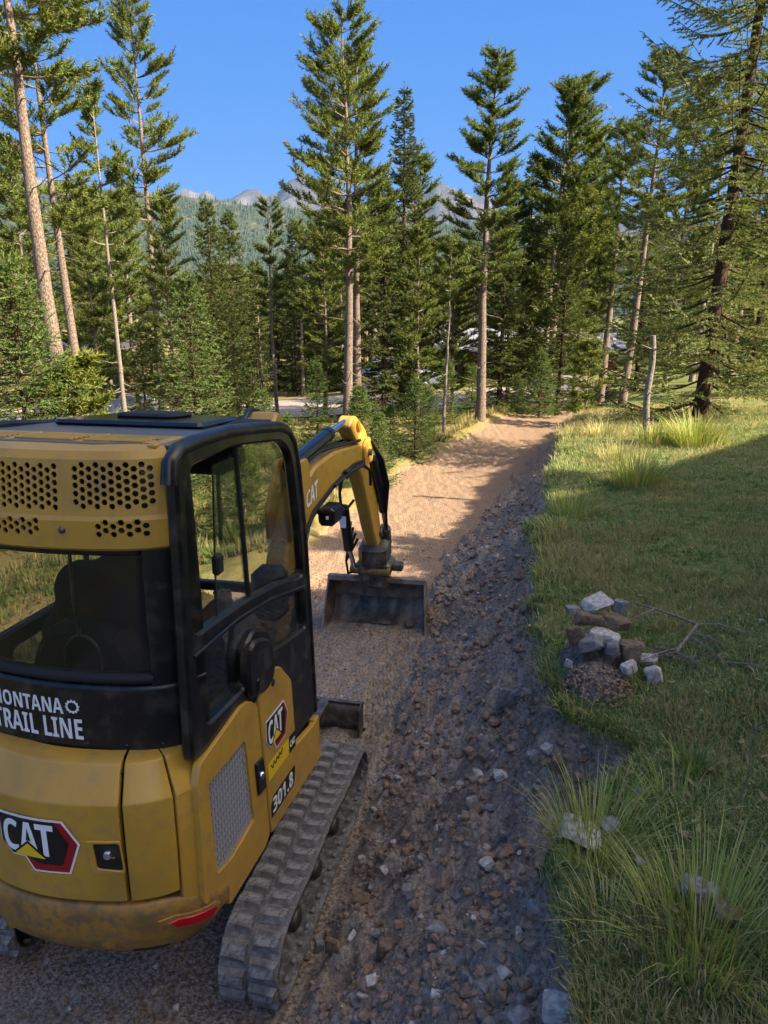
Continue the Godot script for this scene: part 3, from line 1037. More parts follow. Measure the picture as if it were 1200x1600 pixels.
# lodgepole: bare bole, open crown of bottle-brush tufts
func pine_shape(seed_: int, h: float, crown_from: float, spread: float, girth: float, density: float, tint: Color, dead_limbs := 14) -> Dictionary:
	var r := RandomNumberGenerator.new()
	r.seed = seed_
	var v := PackedVector3Array()
	var c := PackedColorArray()
	var path := trunk_path(r, h, 0.10)
	var radii := []
	for i in path.size():
		var t := float(i) / (path.size() - 1)
		radii.append(girth * (1.0 - 0.9 * t) * (1.22 if i == 0 else 1.0))
	var wood := Tris.new()
	for i in dead_limbs:
		var t := r.randf_range(0.18, 1.0) * crown_from
		var p := along(path, t)
		var a := r.randf() * TAU
		var l := r.randf_range(0.2, 0.9) * spread * 0.6
		var dir := Vector3(cos(a), r.randf_range(-0.35, 0.25), sin(a))
		limb(wood, [p, p + dir * l * 0.5 + Vector3(0, -0.03, 0), p + dir * l + Vector3(0, r.randf_range(-0.15, 0.1), 0)], 0.012, 0.004, 3)
	var y := crown_from * h
	while y < h * 0.985:
		var t := y / h
		var k := (t - crown_from) / (1.0 - crown_from)
		var prof := (0.45 + 0.55 * sin(clampf(k / 0.35, 0.0, 1.0) * PI * 0.5)) * pow(1.0 - k, 0.62) + 0.10
		var n := r.randi_range(4, 6)
		for b in n:
			if r.randf() > density:
				continue
			var a := r.randf() * TAU
			var l := spread * prof * r.randf_range(0.55, 1.12)
			var up := lerpf(-0.12, 0.85, pow(k, 1.3)) + r.randf_range(-0.15, 0.15)
			var o := along(path, t)
			var out := Vector3(cos(a), 0, sin(a))
			var pts := []
			for q in 5:
				var f := q / 4.0
				pts.append(o + out * l * f + Vector3.UP * (l * (up * f * 0.55 + 0.28 * f * f)) + Vector3(r.randf_range(-1, 1), r.randf_range(-1, 1), r.randf_range(-1, 1)) * 0.03 * f)
			limb(wood, pts, 0.016 * (1.2 - k * 0.6), 0.005, 3)
			var m := int(6 + l * 17.0)
			for s in m:
				var f := lerpf(0.30, 1.0, (s + r.randf()) / m)
				var p := along(pts, f)
				var side := (out.rotated(Vector3.UP, r.randf_range(-1.2, 1.2)) + Vector3.UP * r.randf_range(0.0, 0.7)).normalized()
				var bl := lerpf(0.34, 0.10, f) * l * 0.6 * r.randf_range(0.4, 1.1) + 0.05
				var e := p + side * bl
				if bl > 0.12:
					limb(wood, [p, e], 0.005, 0.003, 3)
				var kk := r.randf_range(0.7, 1.25)
				var col := Color(tint.r * kk * r.randf_range(0.9, 1.15), tint.g * kk, tint.b * kk)
				shoot(v, c, r, e - side * 0.08, (side + Vector3.UP * 0.5).normalized(), r.randf_range(0.18, 0.30), 24, 0.095, 0.0115, col, 1.2)
		y += r.randf_range(0.22, 0.36) * (1.0 if k < 0.7 else 0.7)
	var top := along(path, 1.0)
	shoot(v, c, r, top - Vector3(0, 0.4, 0), Vector3.UP, 0.5, 40, 0.085, 0.0085, tint, 1.0)
	return {"trunk": joined([tube(path, radii, 9)]), "limbs": wood.mesh(), "crown": foliage_mesh(v, c)}

# spruce or fir: branches to the ground in layered sprays
func spruce_shape(seed_: int, h: float, spread: float, girth: float, gap: float, from: float, tint: Color, droop: float, power := 0.85, per := 7, needle := 0.05, width := 0.0075, side_reach := 0.36) -> Dictionary:
	var r := RandomNumberGenerator.new()
	r.seed = seed_
	var v := PackedVector3Array()
	var c := PackedColorArray()
	var path := trunk_path(r, h, 0.04)
	var radii := []
	for i in path.size():
		var t := float(i) / (path.size() - 1)
		radii.append(girth * (1.0 - 0.95 * t) * (1.2 if i == 0 else 1.0))
	var wood := Tris.new()
	var y := from
	while y < h * 0.98:
		var k := y / h
		var n := per + r.randi_range(-1, 1)
		var a0 := r.randf() * TAU
		for b in n:
			var a := a0 + TAU * b / n + r.randf_range(-0.3, 0.3)
			var l := spread * (pow(1.0 - k, power) + 0.03) * r.randf_range(0.72, 1.12)
			if l < 0.06:
				continue
			var out := Vector3(cos(a), 0, sin(a))
			var side := Vector3(-sin(a), 0, cos(a))
			var o := along(path, k) + Vector3(0, r.randf_range(-0.5, 0.5) * gap, 0)
			var lift := lerpf(-droop, 0.55, pow(k, 1.4)) + r.randf_range(-0.08, 0.08)
			var pts := []
			for q in 6:
				var f := q / 5.0
				pts.append(o + out * l * f + Vector3.UP * l * (lift * f - 0.12 * sin(f * PI) + 0.16 * f * f))
			limb(wood, pts, 0.006 + 0.008 * l, 0.004, 3)
			var kk0 := r.randf_range(0.75, 1.2)
			var m := maxi(3, int(l * 8.5))
			for s in m:
				var f := (s + r.randf() * 0.8) / m
				if f < 0.12:
					continue
				var p := along(pts, f)
				for sg in [-1.0, 1.0]:
					if r.randf() < 0.08:
						continue
					var sl: float = (0.10 + side_reach * l * (1.0 - f) * minf(1.0, f * 3.0)) * r.randf_range(0.6, 1.15)
					var sd: Vector3 = (out * 0.75 + side * sg * r.randf_range(0.6, 1.0) + Vector3.UP * r.randf_range(-0.30, 0.08)).normalized()
					var kk := kk0 * r.randf_range(0.82, 1.2)
					var col := Color(tint.r * kk * r.randf_range(0.92, 1.12), tint.g * kk, tint.b * kk)
					shoot(v, c, r, p, sd, sl, int(9 + sl * 80.0), needle, width, col, 0.8)
			shoot(v, c, r, along(pts, 0.85), (pts[5] - pts[4]).normalized(), l * 0.18 + 0.06, 14, needle, width, Color(tint.r * kk0 * 1.15, tint.g * kk0 * 1.1, tint.b * kk0), 0.7)
		y += gap * r.randf_range(0.8, 1.2) * lerpf(1.0, 0.6, k)
	shoot(v, c, r, along(path, 0.96), Vector3.UP, h * 0.045 + 0.08, 26, needle, width, tint, 0.7)
	return {"trunk": joined([tube(path, radii, 8)]), "limbs": wood.mesh(), "crown": foliage_mesh(v, c)}

func plant_tree(shape: Dictionary, called: String, bark: Material, at: Vector3, scale_: float, turn: float, lean: Vector2, label: String, group := "", category := "tree") -> Node3D:
	var o := thing(called, label, category, at, 0.0, group)
	var wide := 0.86 + 0.36 * absf(sin(at.x * 12.9 + at.z * 7.3))   # no two of a kind equally broad
	o.transform = Transform3D(Basis(Vector3(0, 0, 1), -lean.x) * Basis(Vector3(1, 0, 0), -lean.y) * Basis(Vector3.UP, turn).scaled(Vector3(wide, 1.0, wide) * scale_), at)
	var tr := put(o, "trunk", shape.trunk, bark)
	stuff(put(tr, "branchwork", shape.limbs, bark))
	put(o, "crown", shape.crown, M.needles)
	return o

# ------------------------------------------------------------------ excavator
# right, up, forward of the machine
func Q(r: float, u: float, w: float) -> Vector3:
	return Vector3(r, u, -w)

func side_at(r: float) -> Transform3D:   # outline x is forward, y is up, thickness runs to the right
	return Transform3D(Basis(Vector3(0, 0, -1), Vector3(0, 1, 0), Vector3(1, 0, 0)), Vector3(r, 0, 0))

func flat_at(u: float) -> Transform3D:   # outline x is right, y is forward, thickness runs up
	return Transform3D(Basis(Vector3(1, 0, 0), Vector3(0, 0, -1), Vector3(0, 1, 0)), Vector3(0, u, 0))

func P2(list: Array) -> PackedVector2Array:
	var out := PackedVector2Array()
	for i in range(0, list.size(), 2):
		out.append(Vector2(list[i], list[i + 1]))
	return out

# outline seen from above, from the middle of the tail round the right side; mirrored for the left
class Plan:
	var p := PackedVector2Array()
	var s := PackedFloat32Array()
	func _init(half: PackedVector2Array, left := 1.0):
		var c := PackedVector2Array()
		for i in half.size() - 1:   # smooth through the points
			var a := half[maxi(i - 1, 0)] if i > 0 else Vector2(-half[1].x, half[1].y)
			var b := half[i]
			var d := half[i + 1]
			var e := half[mini(i + 2, half.size() - 1)]
			for k in 8:
				c.append(b.cubic_interpolate(d, a, e, k / 8.0))
		c.append(half[half.size() - 1])
		for i in range(c.size() - 1, 0, -1):
			p.append(Vector2(-c[i].x * left, c[i].y))
		p.append_array(c)
		s.resize(p.size())
		var mid := c.size() - 1
		s[mid] = 0.0
		for i in range(mid + 1, p.size()):
			s[i] = s[i - 1] + p[i].distance_to(p[i - 1])
		for i in range(mid - 1, -1, -1):
			s[i] = s[i + 1] - p[i].distance_to(p[i + 1])
	func at(k: float, off: float) -> Vector2:
		var i := clampi(s.bsearch(k), 1, s.size() - 1)
		var f := (k - s[i - 1]) / (s[i] - s[i - 1])
		var q := p[i - 1].lerp(p[i], f)
		var n0 := normal(i - 1)
		var n1 := normal(i)
		return q + n0.lerp(n1, f).normalized() * off
	func normal(i: int) -> Vector2:
		var t := p[mini(i + 1, p.size() - 1)] - p[maxi(i - 1, 0)]
		return Vector2(t.y, -t.x).normalized()
	func s_at_right(r: float) -> float:   # on the tail
		for i in range(p.size() / 2, p.size() - 1):
			if p[i + 1].x >= r:
				return lerpf(s[i], s[i + 1], (r - p[i].x) / maxf(p[i + 1].x - p[i].x, 1e-5))
		return s[s.size() - 1]
	func s_at_forward(w: float) -> float:   # on the right side
		for i in range(p.size() / 2, p.size() - 1):
			if p[i + 1].y >= w:
				return lerpf(s[i], s[i + 1], (w - p[i].y) / maxf(p[i + 1].y - p[i].y, 1e-5))
		return s[s.size() - 1]

# curved panel: between two places on a plan, rows of (up, out); edges turn in so that seams are real gaps
func panel(plan: Plan, s0: float, s1: float, prof: Array, lip := 0.03, lip_u := true) -> ArrayMesh:
	var cols := [[s0, -lip], [s0, -0.004], [s0 + 0.005, 0.0]]
	var n := maxi(2, int((s1 - s0) / 0.025))
	for i in range(1, n):
		cols.append([lerpf(s0, s1, float(i) / n), 0.0])
	cols.append_array([[s1 - 0.005, 0.0], [s1, -0.004], [s1, -lip]])
	var pr := prof.duplicate()
	if lip_u:
		var a: Vector2 = prof[0]
		var b: Vector2 = prof[prof.size() - 1]
		pr[0] = Vector2(a.x + 0.005, a.y)
		pr[pr.size() - 1] = Vector2(b.x, b.y)
		pr.push_front(Vector2(a.x, a.y - 0.004))
		pr.push_front(Vector2(a.x, a.y - lip))
		pr.append(Vector2(b.x, b.y - lip))
	var rows := []
	for q in pr:
		var row := PackedVector3Array()
		for c in cols:
			var xy := plan.at(c[0], q.y + c[1])
			row.append(Q(xy.x, q.x, xy.y))
		rows.append(row)
	return grid(rows)

# the casting's upper edge falls towards its ends; normals are kept
func sloped_ends(m: ArrayMesh) -> ArrayMesh:
	var arr := m.surface_get_arrays(0)
	var v: PackedVector3Array = arr[Mesh.ARRAY_VERTEX]
	for i in v.size():
		var t := clampf((-v[i].z + 0.98) / 0.25, 0.0, 1.0)
		v[i].y = 0.455 + (v[i].y - 0.455) * lerpf(1.0, 0.52, t)
	arr[Mesh.ARRAY_VERTEX] = v
	var out := ArrayMesh.new()
	out.add_surface_from_arrays(Mesh.PRIMITIVE_TRIANGLES, arr)
	return out

func warp(m: Mesh, f: Callable) -> ArrayMesh:
	var arr: Array = m.get_mesh_arrays() if m is PrimitiveMesh else m.surface_get_arrays(0)
	var v: PackedVector3Array = arr[Mesh.ARRAY_VERTEX]
	for i in v.size():
		v[i] = f.call(v[i])
	var out := []
	out.resize(Mesh.ARRAY_MAX)
	out[Mesh.ARRAY_VERTEX] = v
	if arr[Mesh.ARRAY_INDEX] != null:
		out[Mesh.ARRAY_INDEX] = arr[Mesh.ARRAY_INDEX]
	var r := ArrayMesh.new()
	r.add_surface_from_arrays(Mesh.PRIMITIVE_TRIANGLES, out)
	return r

var font: Font

# lettering of a cap height and a width, its lower left corner at the origin
func letters(words: String, cap: float, width: float, thick := 0.001) -> ArrayMesh:
	var t := TextMesh.new()
	t.text = words
	t.font = font
	t.font_size = 64
	t.pixel_size = 0.01
	t.depth = 0.01
	t.curve_step = 2.0
	t.horizontal_alignment = HORIZONTAL_ALIGNMENT_LEFT
	var arr := t.get_mesh_arrays()
	var v: PackedVector3Array = arr[Mesh.ARRAY_VERTEX]
	var lo := v[0]
	var hi := v[0]
	for q in v:
		lo = lo.min(q)
		hi = hi.max(q)
	var s := Vector3(width / (hi.x - lo.x), cap / (hi.y - lo.y), thick / maxf(hi.z - lo.z, 1e-5))
	var out := warp(t, func(q: Vector3) -> Vector3: return (q - lo) * s)
	return out

# the maker's badge, about 0.3 wide, drawn with a mapping from badge plane to machine
func badge(parent: Node, f: Callable, size := 1.0):
	var k := size
	var sh := func(list: Array, z: float) -> ArrayMesh:
		var p := P2(list)
		for i in p.size():
			p[i] *= k
		return warp(plate(p, [], z, z + 0.0012, 0.0002, Transform3D(), 0.03), f)
	put(parent, "badge_outline", sh.call([-0.019, 0.141, 0.232, 0.141, 0.286, 0.055, 0.243, -0.064, 0.108, -0.070, 0.078, -0.021, 0.026, -0.021, -0.019, 0.026], 0.0), M.white_print)
	put(parent, "badge_red", sh.call([0.19, 0.134, 0.227, 0.134, 0.278, 0.055, 0.238, -0.057, 0.112, -0.062, 0.082, -0.014, 0.19, 0.0], 0.0015), M.red_print)
	put(parent, "badge_black", sh.call([-0.013, 0.134, 0.202, 0.134, 0.248, 0.056, 0.218, -0.030, 0.125, -0.034, 0.100, -0.014, 0.029, -0.014, -0.013, 0.028], 0.003), M.black_print)
	var x := 0.0
	for e in [["C", 0.062], ["A", 0.074], ["T", 0.066]]:
		var m := letters(e[0], 0.122 * k, e[1] * k)
		var x0 := x
		put(parent, "letter", warp(m, func(q: Vector3) -> Vector3: return f.call(Vector3(q.x + x0 * k, q.y, q.z + 0.0045))), M.white_print)
		x += e[1] + (0.002 if e[0] == "C" else -0.006)
	put(parent, "badge_triangle_edge", sh.call([0.030, -0.010, 0.099, 0.052, 0.175, -0.010], 0.0060), M.black_print)
	put(parent, "badge_triangle", sh.call([0.043, -0.008, 0.099, 0.042, 0.160, -0.008], 0.0075), M.yellow_print)

func hood_mesh(plan: Plan) -> ArrayMesh:
	var t := Tris.new()
	var prof := [1.985, 0.012, 1.995, 0.024, 2.085, 0.026, 2.10, 0.020, 2.275, 0.0, 2.30, -0.016, 2.312, -0.05, 2.315, -0.11]
	var place := func(s: float, u: float, inn: float) -> Vector3:
		var q := plan.at(s, lerp_table(prof, u) + 0.016 - inn)
		return Q(q.x, u, q.y)
	var cw := 0.0222
	var ch := 0.0256
	var blocks := [[-0.115, 0.105, 2.112, 2.248], [0.155, 0.405, 2.118, 2.252], [-0.405, -0.175, 2.118, 2.252], [-0.10, 0.035, 2.030, 2.078], [0.225, 0.375, 2.030, 2.078], [-0.375, -0.225, 2.030, 2.078]]
	var s_end := plan.s_at_forward(-0.795)
	var n := int(s_end / cw)
	var hex := 0.0098
	for i in range(-n, n):
		var s0 := i * cw
		var s1 := s0 + cw
		var sc := (s0 + s1) * 0.5
		var u := 1.985
		var stops := []
		for b in blocks:
			if sc < b[0] or sc > b[1]:
				continue
			var k := 0
			var first: float = b[2] + (ch * 0.5 if posmod(i, 2) == 0 else ch)
			while first + k * ch < b[3] + ch * 0.3:
				stops.append(first + k * ch)
				k += 1
		stops.sort()
		var top := 2.315
		var j := 0
		while u < top - 1e-5:
			var nxt := top
			if j < stops.size():
				nxt = stops[j] - ch * 0.5
			while u < nxt - 1e-5:
				var e := minf(u + 0.02, nxt)
				for q in range(0, prof.size(), 2):
					if prof[q] > u + 1e-4 and prof[q] < e:
						e = prof[q]
				t.quad(place.call(s0, u, 0.0), place.call(s1, u, 0.0), place.call(s1, e, 0.0), place.call(s0, e, 0.0))
				u = e
			if j < stops.size():
				var c: float = stops[j]
				var lo := c - ch * 0.5
				var hi := c + ch * 0.5
				var bl: Vector3 = place.call(s0, lo, 0.0)
				var br: Vector3 = place.call(s1, lo, 0.0)
				var tr: Vector3 = place.call(s1, hi, 0.0)
				var tl: Vector3 = place.call(s0, hi, 0.0)
				var h := []
				var g := []
				for a in 6:
					var hs := sc + cos(TAU * a / 6.0) * hex
					var hu := c + sin(TAU * a / 6.0) * hex * 1.08
					h.append(place.call(hs, hu, 0.0))
					g.append(place.call(hs, hu, 0.007))
				t.tri(br, tr, h[0])
				t.tri(tr, h[1], h[0])
				t.quad(tr, tl, h[2], h[1])
				t.tri(tl, h[3], h[2])
				t.tri(tl, bl, h[3])
				t.tri(bl, h[4], h[3])
				t.quad(bl, br, h[5], h[4])
				t.tri(br, h[0], h[5])
				for a in 6:
					t.quad(h[a], h[(a + 1) % 6], g[(a + 1) % 6], g[a])
				u = hi
				j += 1
	return t.mesh()

func belt_path() -> Array:   # [place, outward] round one belt, in (forward, up)
	var out := []
	var c0 := Vector2(-0.60, 0.205)
	var r0 := 0.165
	var c1 := Vector2(0.615, 0.185)
	var r1 := 0.145
	for i in 30:
		var f := i / 30.0
		out.append([Vector2(lerpf(c0.x, c1.x, f), 0.040), Vector2(0, -1)])
	for i in 16:
		var a := -PI / 2 + PI * i / 16.0
		out.append([c1 + Vector2(cos(a), sin(a)) * r1, Vector2(cos(a), sin(a))])
	for i in 30:
		var f := i / 30.0
		out.append([Vector2(lerpf(c1.x, c0.x, f), lerpf(c1.y + r1, c0.y + r0, f) - 0.014 * sin(f * PI * 3.0) * sin(f * PI)), Vector2(0, 1)])
	for i in 16:
		var a := PI / 2 + PI * i / 16.0
		out.append([c0 + Vector2(cos(a), sin(a)) * r0, Vector2(cos(a), sin(a))])
	return out

func track(machine: Node3D, sg: float):
	var tk := Node3D.new()
	tk.name = "track"
	machine.add_child(tk, true)
	var mid := 0.580 * sg
	var path := belt_path()
	var rows := []
	for e in path:
		var row := PackedVector3Array()
		for q in [[-0.125, 0.004], [-0.118, 0.012], [0.118, 0.012], [0.125, 0.004], [0.123, -0.014], [-0.123, -0.014]]:
			var w: Vector2 = e[0] + e[1] * q[1]
			row.append(Q(mid + q[0], w.y, w.x))
		row.reverse()
		rows.append(row)
	put(tk, "belt", grid(rows, true, true), M.rubber)
	# lugs: two staggered rows
	var lug := Tris.new()
	var b := PackedVector3Array()
	for e in [[-0.057, -0.042, 0.0], [0.058, -0.036, 0.0], [0.058, 0.036, 0.0], [-0.057, 0.042, 0.0], [-0.052, -0.027, 0.025], [0.047, -0.020, 0.025], [0.047, 0.020, 0.025], [-0.052, 0.027, 0.025]]:
		b.append(Vector3(e[0], e[2], e[1]))
	lug.quad(b[4], b[5], b[6], b[7])
	for k in 4:
		lug.quad(b[k], b[(k + 1) % 4], b[4 + (k + 1) % 4], b[4 + k])
	var lug_mesh := lug.mesh()
	var hole_mesh := box_mesh(Vector3(0.018, 0.02, 0.034), 0.003)
	var total := 0.0
	var acc := [0.0]
	for i in path.size():
		total += path[i][0].distance_to(path[(i + 1) % path.size()][0])
		acc.append(total)
	var n := 37
	for row in 2:
		for k in n:
			var at := fposmod((k + 0.5 * row) * total / n, total)
			var i := 0
			while acc[i + 1] < at:
				i += 1
			var f: float = (at - acc[i]) / (acc[i + 1] - acc[i])
			var p: Vector2 = path[i][0].lerp(path[(i + 1) % path.size()][0], f)
			var nn: Vector2 = path[i][1].lerp(path[(i + 1) % path.size()][1], f).normalized()
			var up := Vector3(0, nn.y, -nn.x)
			var right := Vector3(-1.0 if row == 0 else 1.0, 0, 0)
			var fwd := right.cross(up)
			put(tk, "lug", lug_mesh, M.rubber, Transform3D(Basis(right, up, fwd), Q(mid + (-0.064 if row == 0 else 0.064), p.y, p.x) + up * 0.010))
			if row == 0:
				for sx in [-1.0, 1.0]:
					put(tk, "drive_tooth", hole_mesh, M.rubber, Transform3D(Basis(right, up, fwd), Q(mid + sx * 0.095, p.y, p.x) - up * 0.020))
	var fr := Tris.new()
	fr.box(Q(mid, 0.215, 0.0), Vector3(0.11, 0.13, 1.06), Basis(), 0.02)
	fr.box(Q(mid, 0.285, 0.02), Vector3(0.075, 0.04, 0.8), Basis(), 0.01)
	put(tk, "track_frame", fr.mesh(), M.steel)
	var ax := Basis(Vector3(0, 1, 0), Vector3(1, 0, 0), Vector3(0, 0, -1))
	var spr := lathe([Vector2(0.0, -0.05), Vector2(0.06, -0.05), Vector2(0.07, -0.035), Vector2(0.13, -0.03), Vector2(0.146, -0.02), Vector2(0.146, 0.02), Vector2(0.13, 0.03), Vector2(0.07, 0.035), Vector2(0.06, 0.055), Vector2(0.0, 0.055)], 22, ax)
	put(tk, "sprocket", spr, M.steel, Transform3D(Basis(), Q(mid, 0.205, -0.60)))
	put(tk, "idler_wheel", spr, M.steel, Transform3D(Basis().scaled(Vector3(1, 0.86, 0.86)), Q(mid, 0.185, 0.615)))
	var rol := lathe([Vector2(0.0, -0.06), Vector2(0.035, -0.06), Vector2(0.055, -0.045), Vector2(0.055, 0.045), Vector2(0.035, 0.06), Vector2(0.0, 0.06)], 16, ax)
	for w in [-0.32, 0.0, 0.32]:
		put(tk, "roller", rol, M.steel, Transform3D(Basis(), Q(mid, 0.085, w)))

func cylinder_between(parent: Node, called: String, a: Vector3, b: Vector3, r: float, m: Material, sides := 14):
	return put(parent, called, tube([a, b], r, sides), m)

func boom_at() -> Transform3D:   # plane of boom and arm: outline x is forward along the boom
	var t := Transform3D(Basis(Vector3.UP, -0.05), Q(0.105, 0, 0.6))
	return t * side_at(0.0) * Transform3D(Basis(), Vector3(-0.6, 0, 0))

func excavator():
	var mc := thing("excavator", "yellow and black mini excavator on rubber tracks digging the trail", "excavator", Vector3(-0.94, -0.012, -3.08))
	mc.rotation = Vector3(deg_to_rad(-0.9), deg_to_rad(-11.8), 0)
	mc.rotation_order = EULER_ORDER_YXZ
	font = SystemFont.new()
	font.font_names = PackedStringArray(["Droid Sans"])
	font.font_weight = 800
	track(mc, 1.0)
	track(mc, -1.0)
	# undercarriage
	var uc := Tris.new()
	uc.box(Q(0, 0.25, 0.0), Vector3(0.95, 0.14, 0.55), Basis(), 0.03)
	put(mc, "undercarriage", uc.mesh(), M.steel)
	put(mc, "swing_bearing", lathe([Vector2(0.0, 0.30), Vector2(0.30, 0.30), Vector2(0.30, 0.42), Vector2(0.0, 0.42)], 28), M.black_matte)
	# blade
	var bl := Node3D.new()
	bl.name = "dozer_blade"
	mc.add_child(bl)
	var brow := []
	for r in [-0.53, -0.525, 0.525, 0.53]:
		var row := PackedVector3Array()
		for e in [[1.40, 0.215], [1.355, 0.18], [1.34, 0.11], [1.36, 0.05], [1.43, -0.005], [1.415, -0.02], [1.335, 0.04], [1.315, 0.11], [1.335, 0.185], [1.38, 0.228]]:
			row.append(Q(r, e[1], e[0]))
		brow.append(row)
	put(bl, "mouldboard", grid(brow, true), M.steel)
	for sg in [-1.0, 1.0]:
		put(bl, "push_arm", box_mesh(Vector3(0.07, 0.09, 1.02), 0.01, Q(0.27 * sg, 0.20, 0.82)), M.steel)
		var gz := Tris.new()
		gz.box(Q(0.527 * sg, 0.14, 1.30), Vector3(0.014, 0.20, 0.12), Basis(), 0.003)
		gz.box(Q(0.36 * sg, 0.222, 1.36), Vector3(0.32, 0.014, 0.02), Basis(), 0.003)
		put(bl, "end_plate", gz.mesh(), M.steel)
	# ---------------------------------------------------------------- body
	var body := Plan.new(P2([0.0, -1.075, 0.18, -1.06, 0.32, -1.025, 0.42, -0.965, 0.475, -0.88, 0.49, -0.76, 0.49, -0.4, 0.49, 0.0]), 0.80)
	var cab := Plan.new(P2([0.0, -0.915, 0.16, -0.905, 0.30, -0.88, 0.39, -0.835, 0.45, -0.765, 0.47, -0.68, 0.47, -0.4, 0.47, 0.0]))
	var seam_a := body.s_at_right(0.285)
	var seam_b := body.s_at_right(0.435)
	var split := body.s_at_forward(-0.335)
	var bprof := [Vector2(0.765, 0.0), Vector2(0.95, 0.006), Vector2(1.138, 0.0), Vector2(1.148, -0.005), Vector2(1.246, -0.068), Vector2(1.256, -0.080), Vector2(1.258, -0.12)]
	var door := put(mc, "rear_door", panel(body, -seam_a - 0.10, seam_a - 0.006, bprof), M.yellow)
	put(mc, "corner_panel", panel(body, seam_a + 0.006, seam_b - 0.005, bprof), M.yellow)
	put(mc, "corner_panel", panel(body, -seam_b - 0.10, -seam_a - 0.112, bprof), M.yellow)
	put(mc, "left_side_panel", panel(body, body.s_at_forward(-0.05) * -1.0, -seam_b - 0.11, [Vector2(0.48, 0.0), Vector2(0.8, 0.004), Vector2(1.13, 0.0), Vector2(1.245, -0.055), Vector2(1.265, -0.10)]), M.yellow)
	# heavy casting under the tail
	var cwt := [Vector2(0.455, -0.20), Vector2(0.470, -0.11), Vector2(0.505, -0.055), Vector2(0.56, -0.012), Vector2(0.63, 0.012), Vector2(0.71, 0.014), Vector2(0.742, 0.008), Vector2(0.752, -0.006)]
	var casting := put(mc, "counterweight", sloped_ends(panel(body, -body.s_at_forward(-0.72) * 0.88, body.s_at_forward(-0.72), cwt, 0.05)), M.yellow_worn)
	for s in [-0.20, 0.20]:
		var q := body.at(s, -0.002)
		put(casting, "bolt", lathe([Vector2(0.0, 0.004), Vector2(0.016, 0.004), Vector2(0.018, 0.001), Vector2(0.027, 0.003), Vector2(0.030, -0.006)], 14, Basis(Vector3.RIGHT, PI / 2)), M.yellow_worn, Transform3D(Basis(Vector3.UP, s * 1.0), Q(q.x, 0.595, q.y)))
	var cw_off := []
	for e in cwt:
		cw_off.append_array([e.x, e.y])
	for s0 in [0.335, -0.335]:
		put(casting, "tie_down_slot", warp(plate(rounded([Vector2(-0.07, -0.018), Vector2(0.07, -0.018), Vector2(0.08, 0.016), Vector2(-0.06, 0.020)], 0.016), [], 0.0, 0.003, 0.001, Transform3D(), 0.015), func(q: Vector3) -> Vector3:
			var u := 0.525 + q.y
			var xy := body.at(s0 + q.x, lerp_table(cw_off, u) + q.z)
			return Q(xy.x, u, xy.y)), M.black_matte)
	# tail lights
	for sg in [1.0, -1.0]:
		var s0: float = (body.s_at_forward(-0.93)) * sg
		var f := func(q: Vector3) -> Vector3:
			var xy := body.at(s0 + q.x * sg, 0.013 + q.z)
			return Q(xy.x, 0.632 + q.y * 0.9 - q.x * 0.42, xy.y)
		put(casting, "lamp_surround", warp(plate(P2([-0.115, 0.006, -0.06, 0.040, 0.10, 0.050, 0.135, 0.022, 0.085, -0.016, -0.065, -0.026]), [], 0.0, 0.008, 0.003, Transform3D(), 0.03), f), M.yellow_worn)
		put(casting, "tail_lamp", warp(plate(P2([-0.085, 0.004, -0.052, 0.027, 0.085, 0.037, 0.105, 0.020, 0.070, -0.006, -0.055, -0.014]), [], 0.006, 0.014, 0.003, Transform3D(), 0.03), f), M.red_lens)
	# right side panel with the radiator grille
	var grille := P2([-0.815, 1.10, -0.48, 1.075, -0.43, 0.665, -0.66, 0.665, -0.785, 0.70])
	put(mc, "right_side_panel", plate(rounded([Vector2(-0.895, 0.66), Vector2(-0.895, 1.145), Vector2(-0.86, 1.215), Vector2(-0.50, 1.235), Vector2(-0.42, 1.215), Vector2(-0.342, 1.155), Vector2(-0.262, 0.47), Vector2(-0.32, 0.445), Vector2(-0.705, 0.485), Vector2(-0.715, 0.60)], 0.018), [rounded([grille[0], grille[1], grille[2], grille[3], grille[4]], 0.02)], -0.03, 0.0, 0.002, side_at(0.4915)), M.yellow)
	put(mc, "right_side_shoulder", panel(body, body.s_at_right(0.438), body.s_at_forward(-0.36), [Vector2(1.13, 0.0), Vector2(1.138, 0.0), Vector2(1.148, -0.005), Vector2(1.246, -0.068), Vector2(1.256, -0.080), Vector2(1.258, -0.14)]), M.yellow)
	put(mc, "corner_skirt", panel(body, seam_b + 0.002, body.s_at_forward(-0.885), [Vector2(0.66, 0.0), Vector2(0.95, 0.004), Vector2(1.135, 0.0)]), M.yellow)
	var gr := Node3D.new()
	gr.name = "radiator_grille"
	mc.add_child(gr)
	var back := plate(grille, [], 0.0, 0.01, 0.001, side_at(0.452))
	put(gr, "radiator_core", back, M.black_matte)
	var fins := Tris.new()
	var x := -0.82
	while x < -0.42:
		fins.box(Q(0.468, 0.885, x), Vector3(0.006, 0.50, 0.009))
		x += 0.024
	put(gr, "radiator_fins", fins.mesh(), M.mesh_metal)
	gr.get_child(1).set_meta("kind", "stuff")
	var wires := Tris.new()
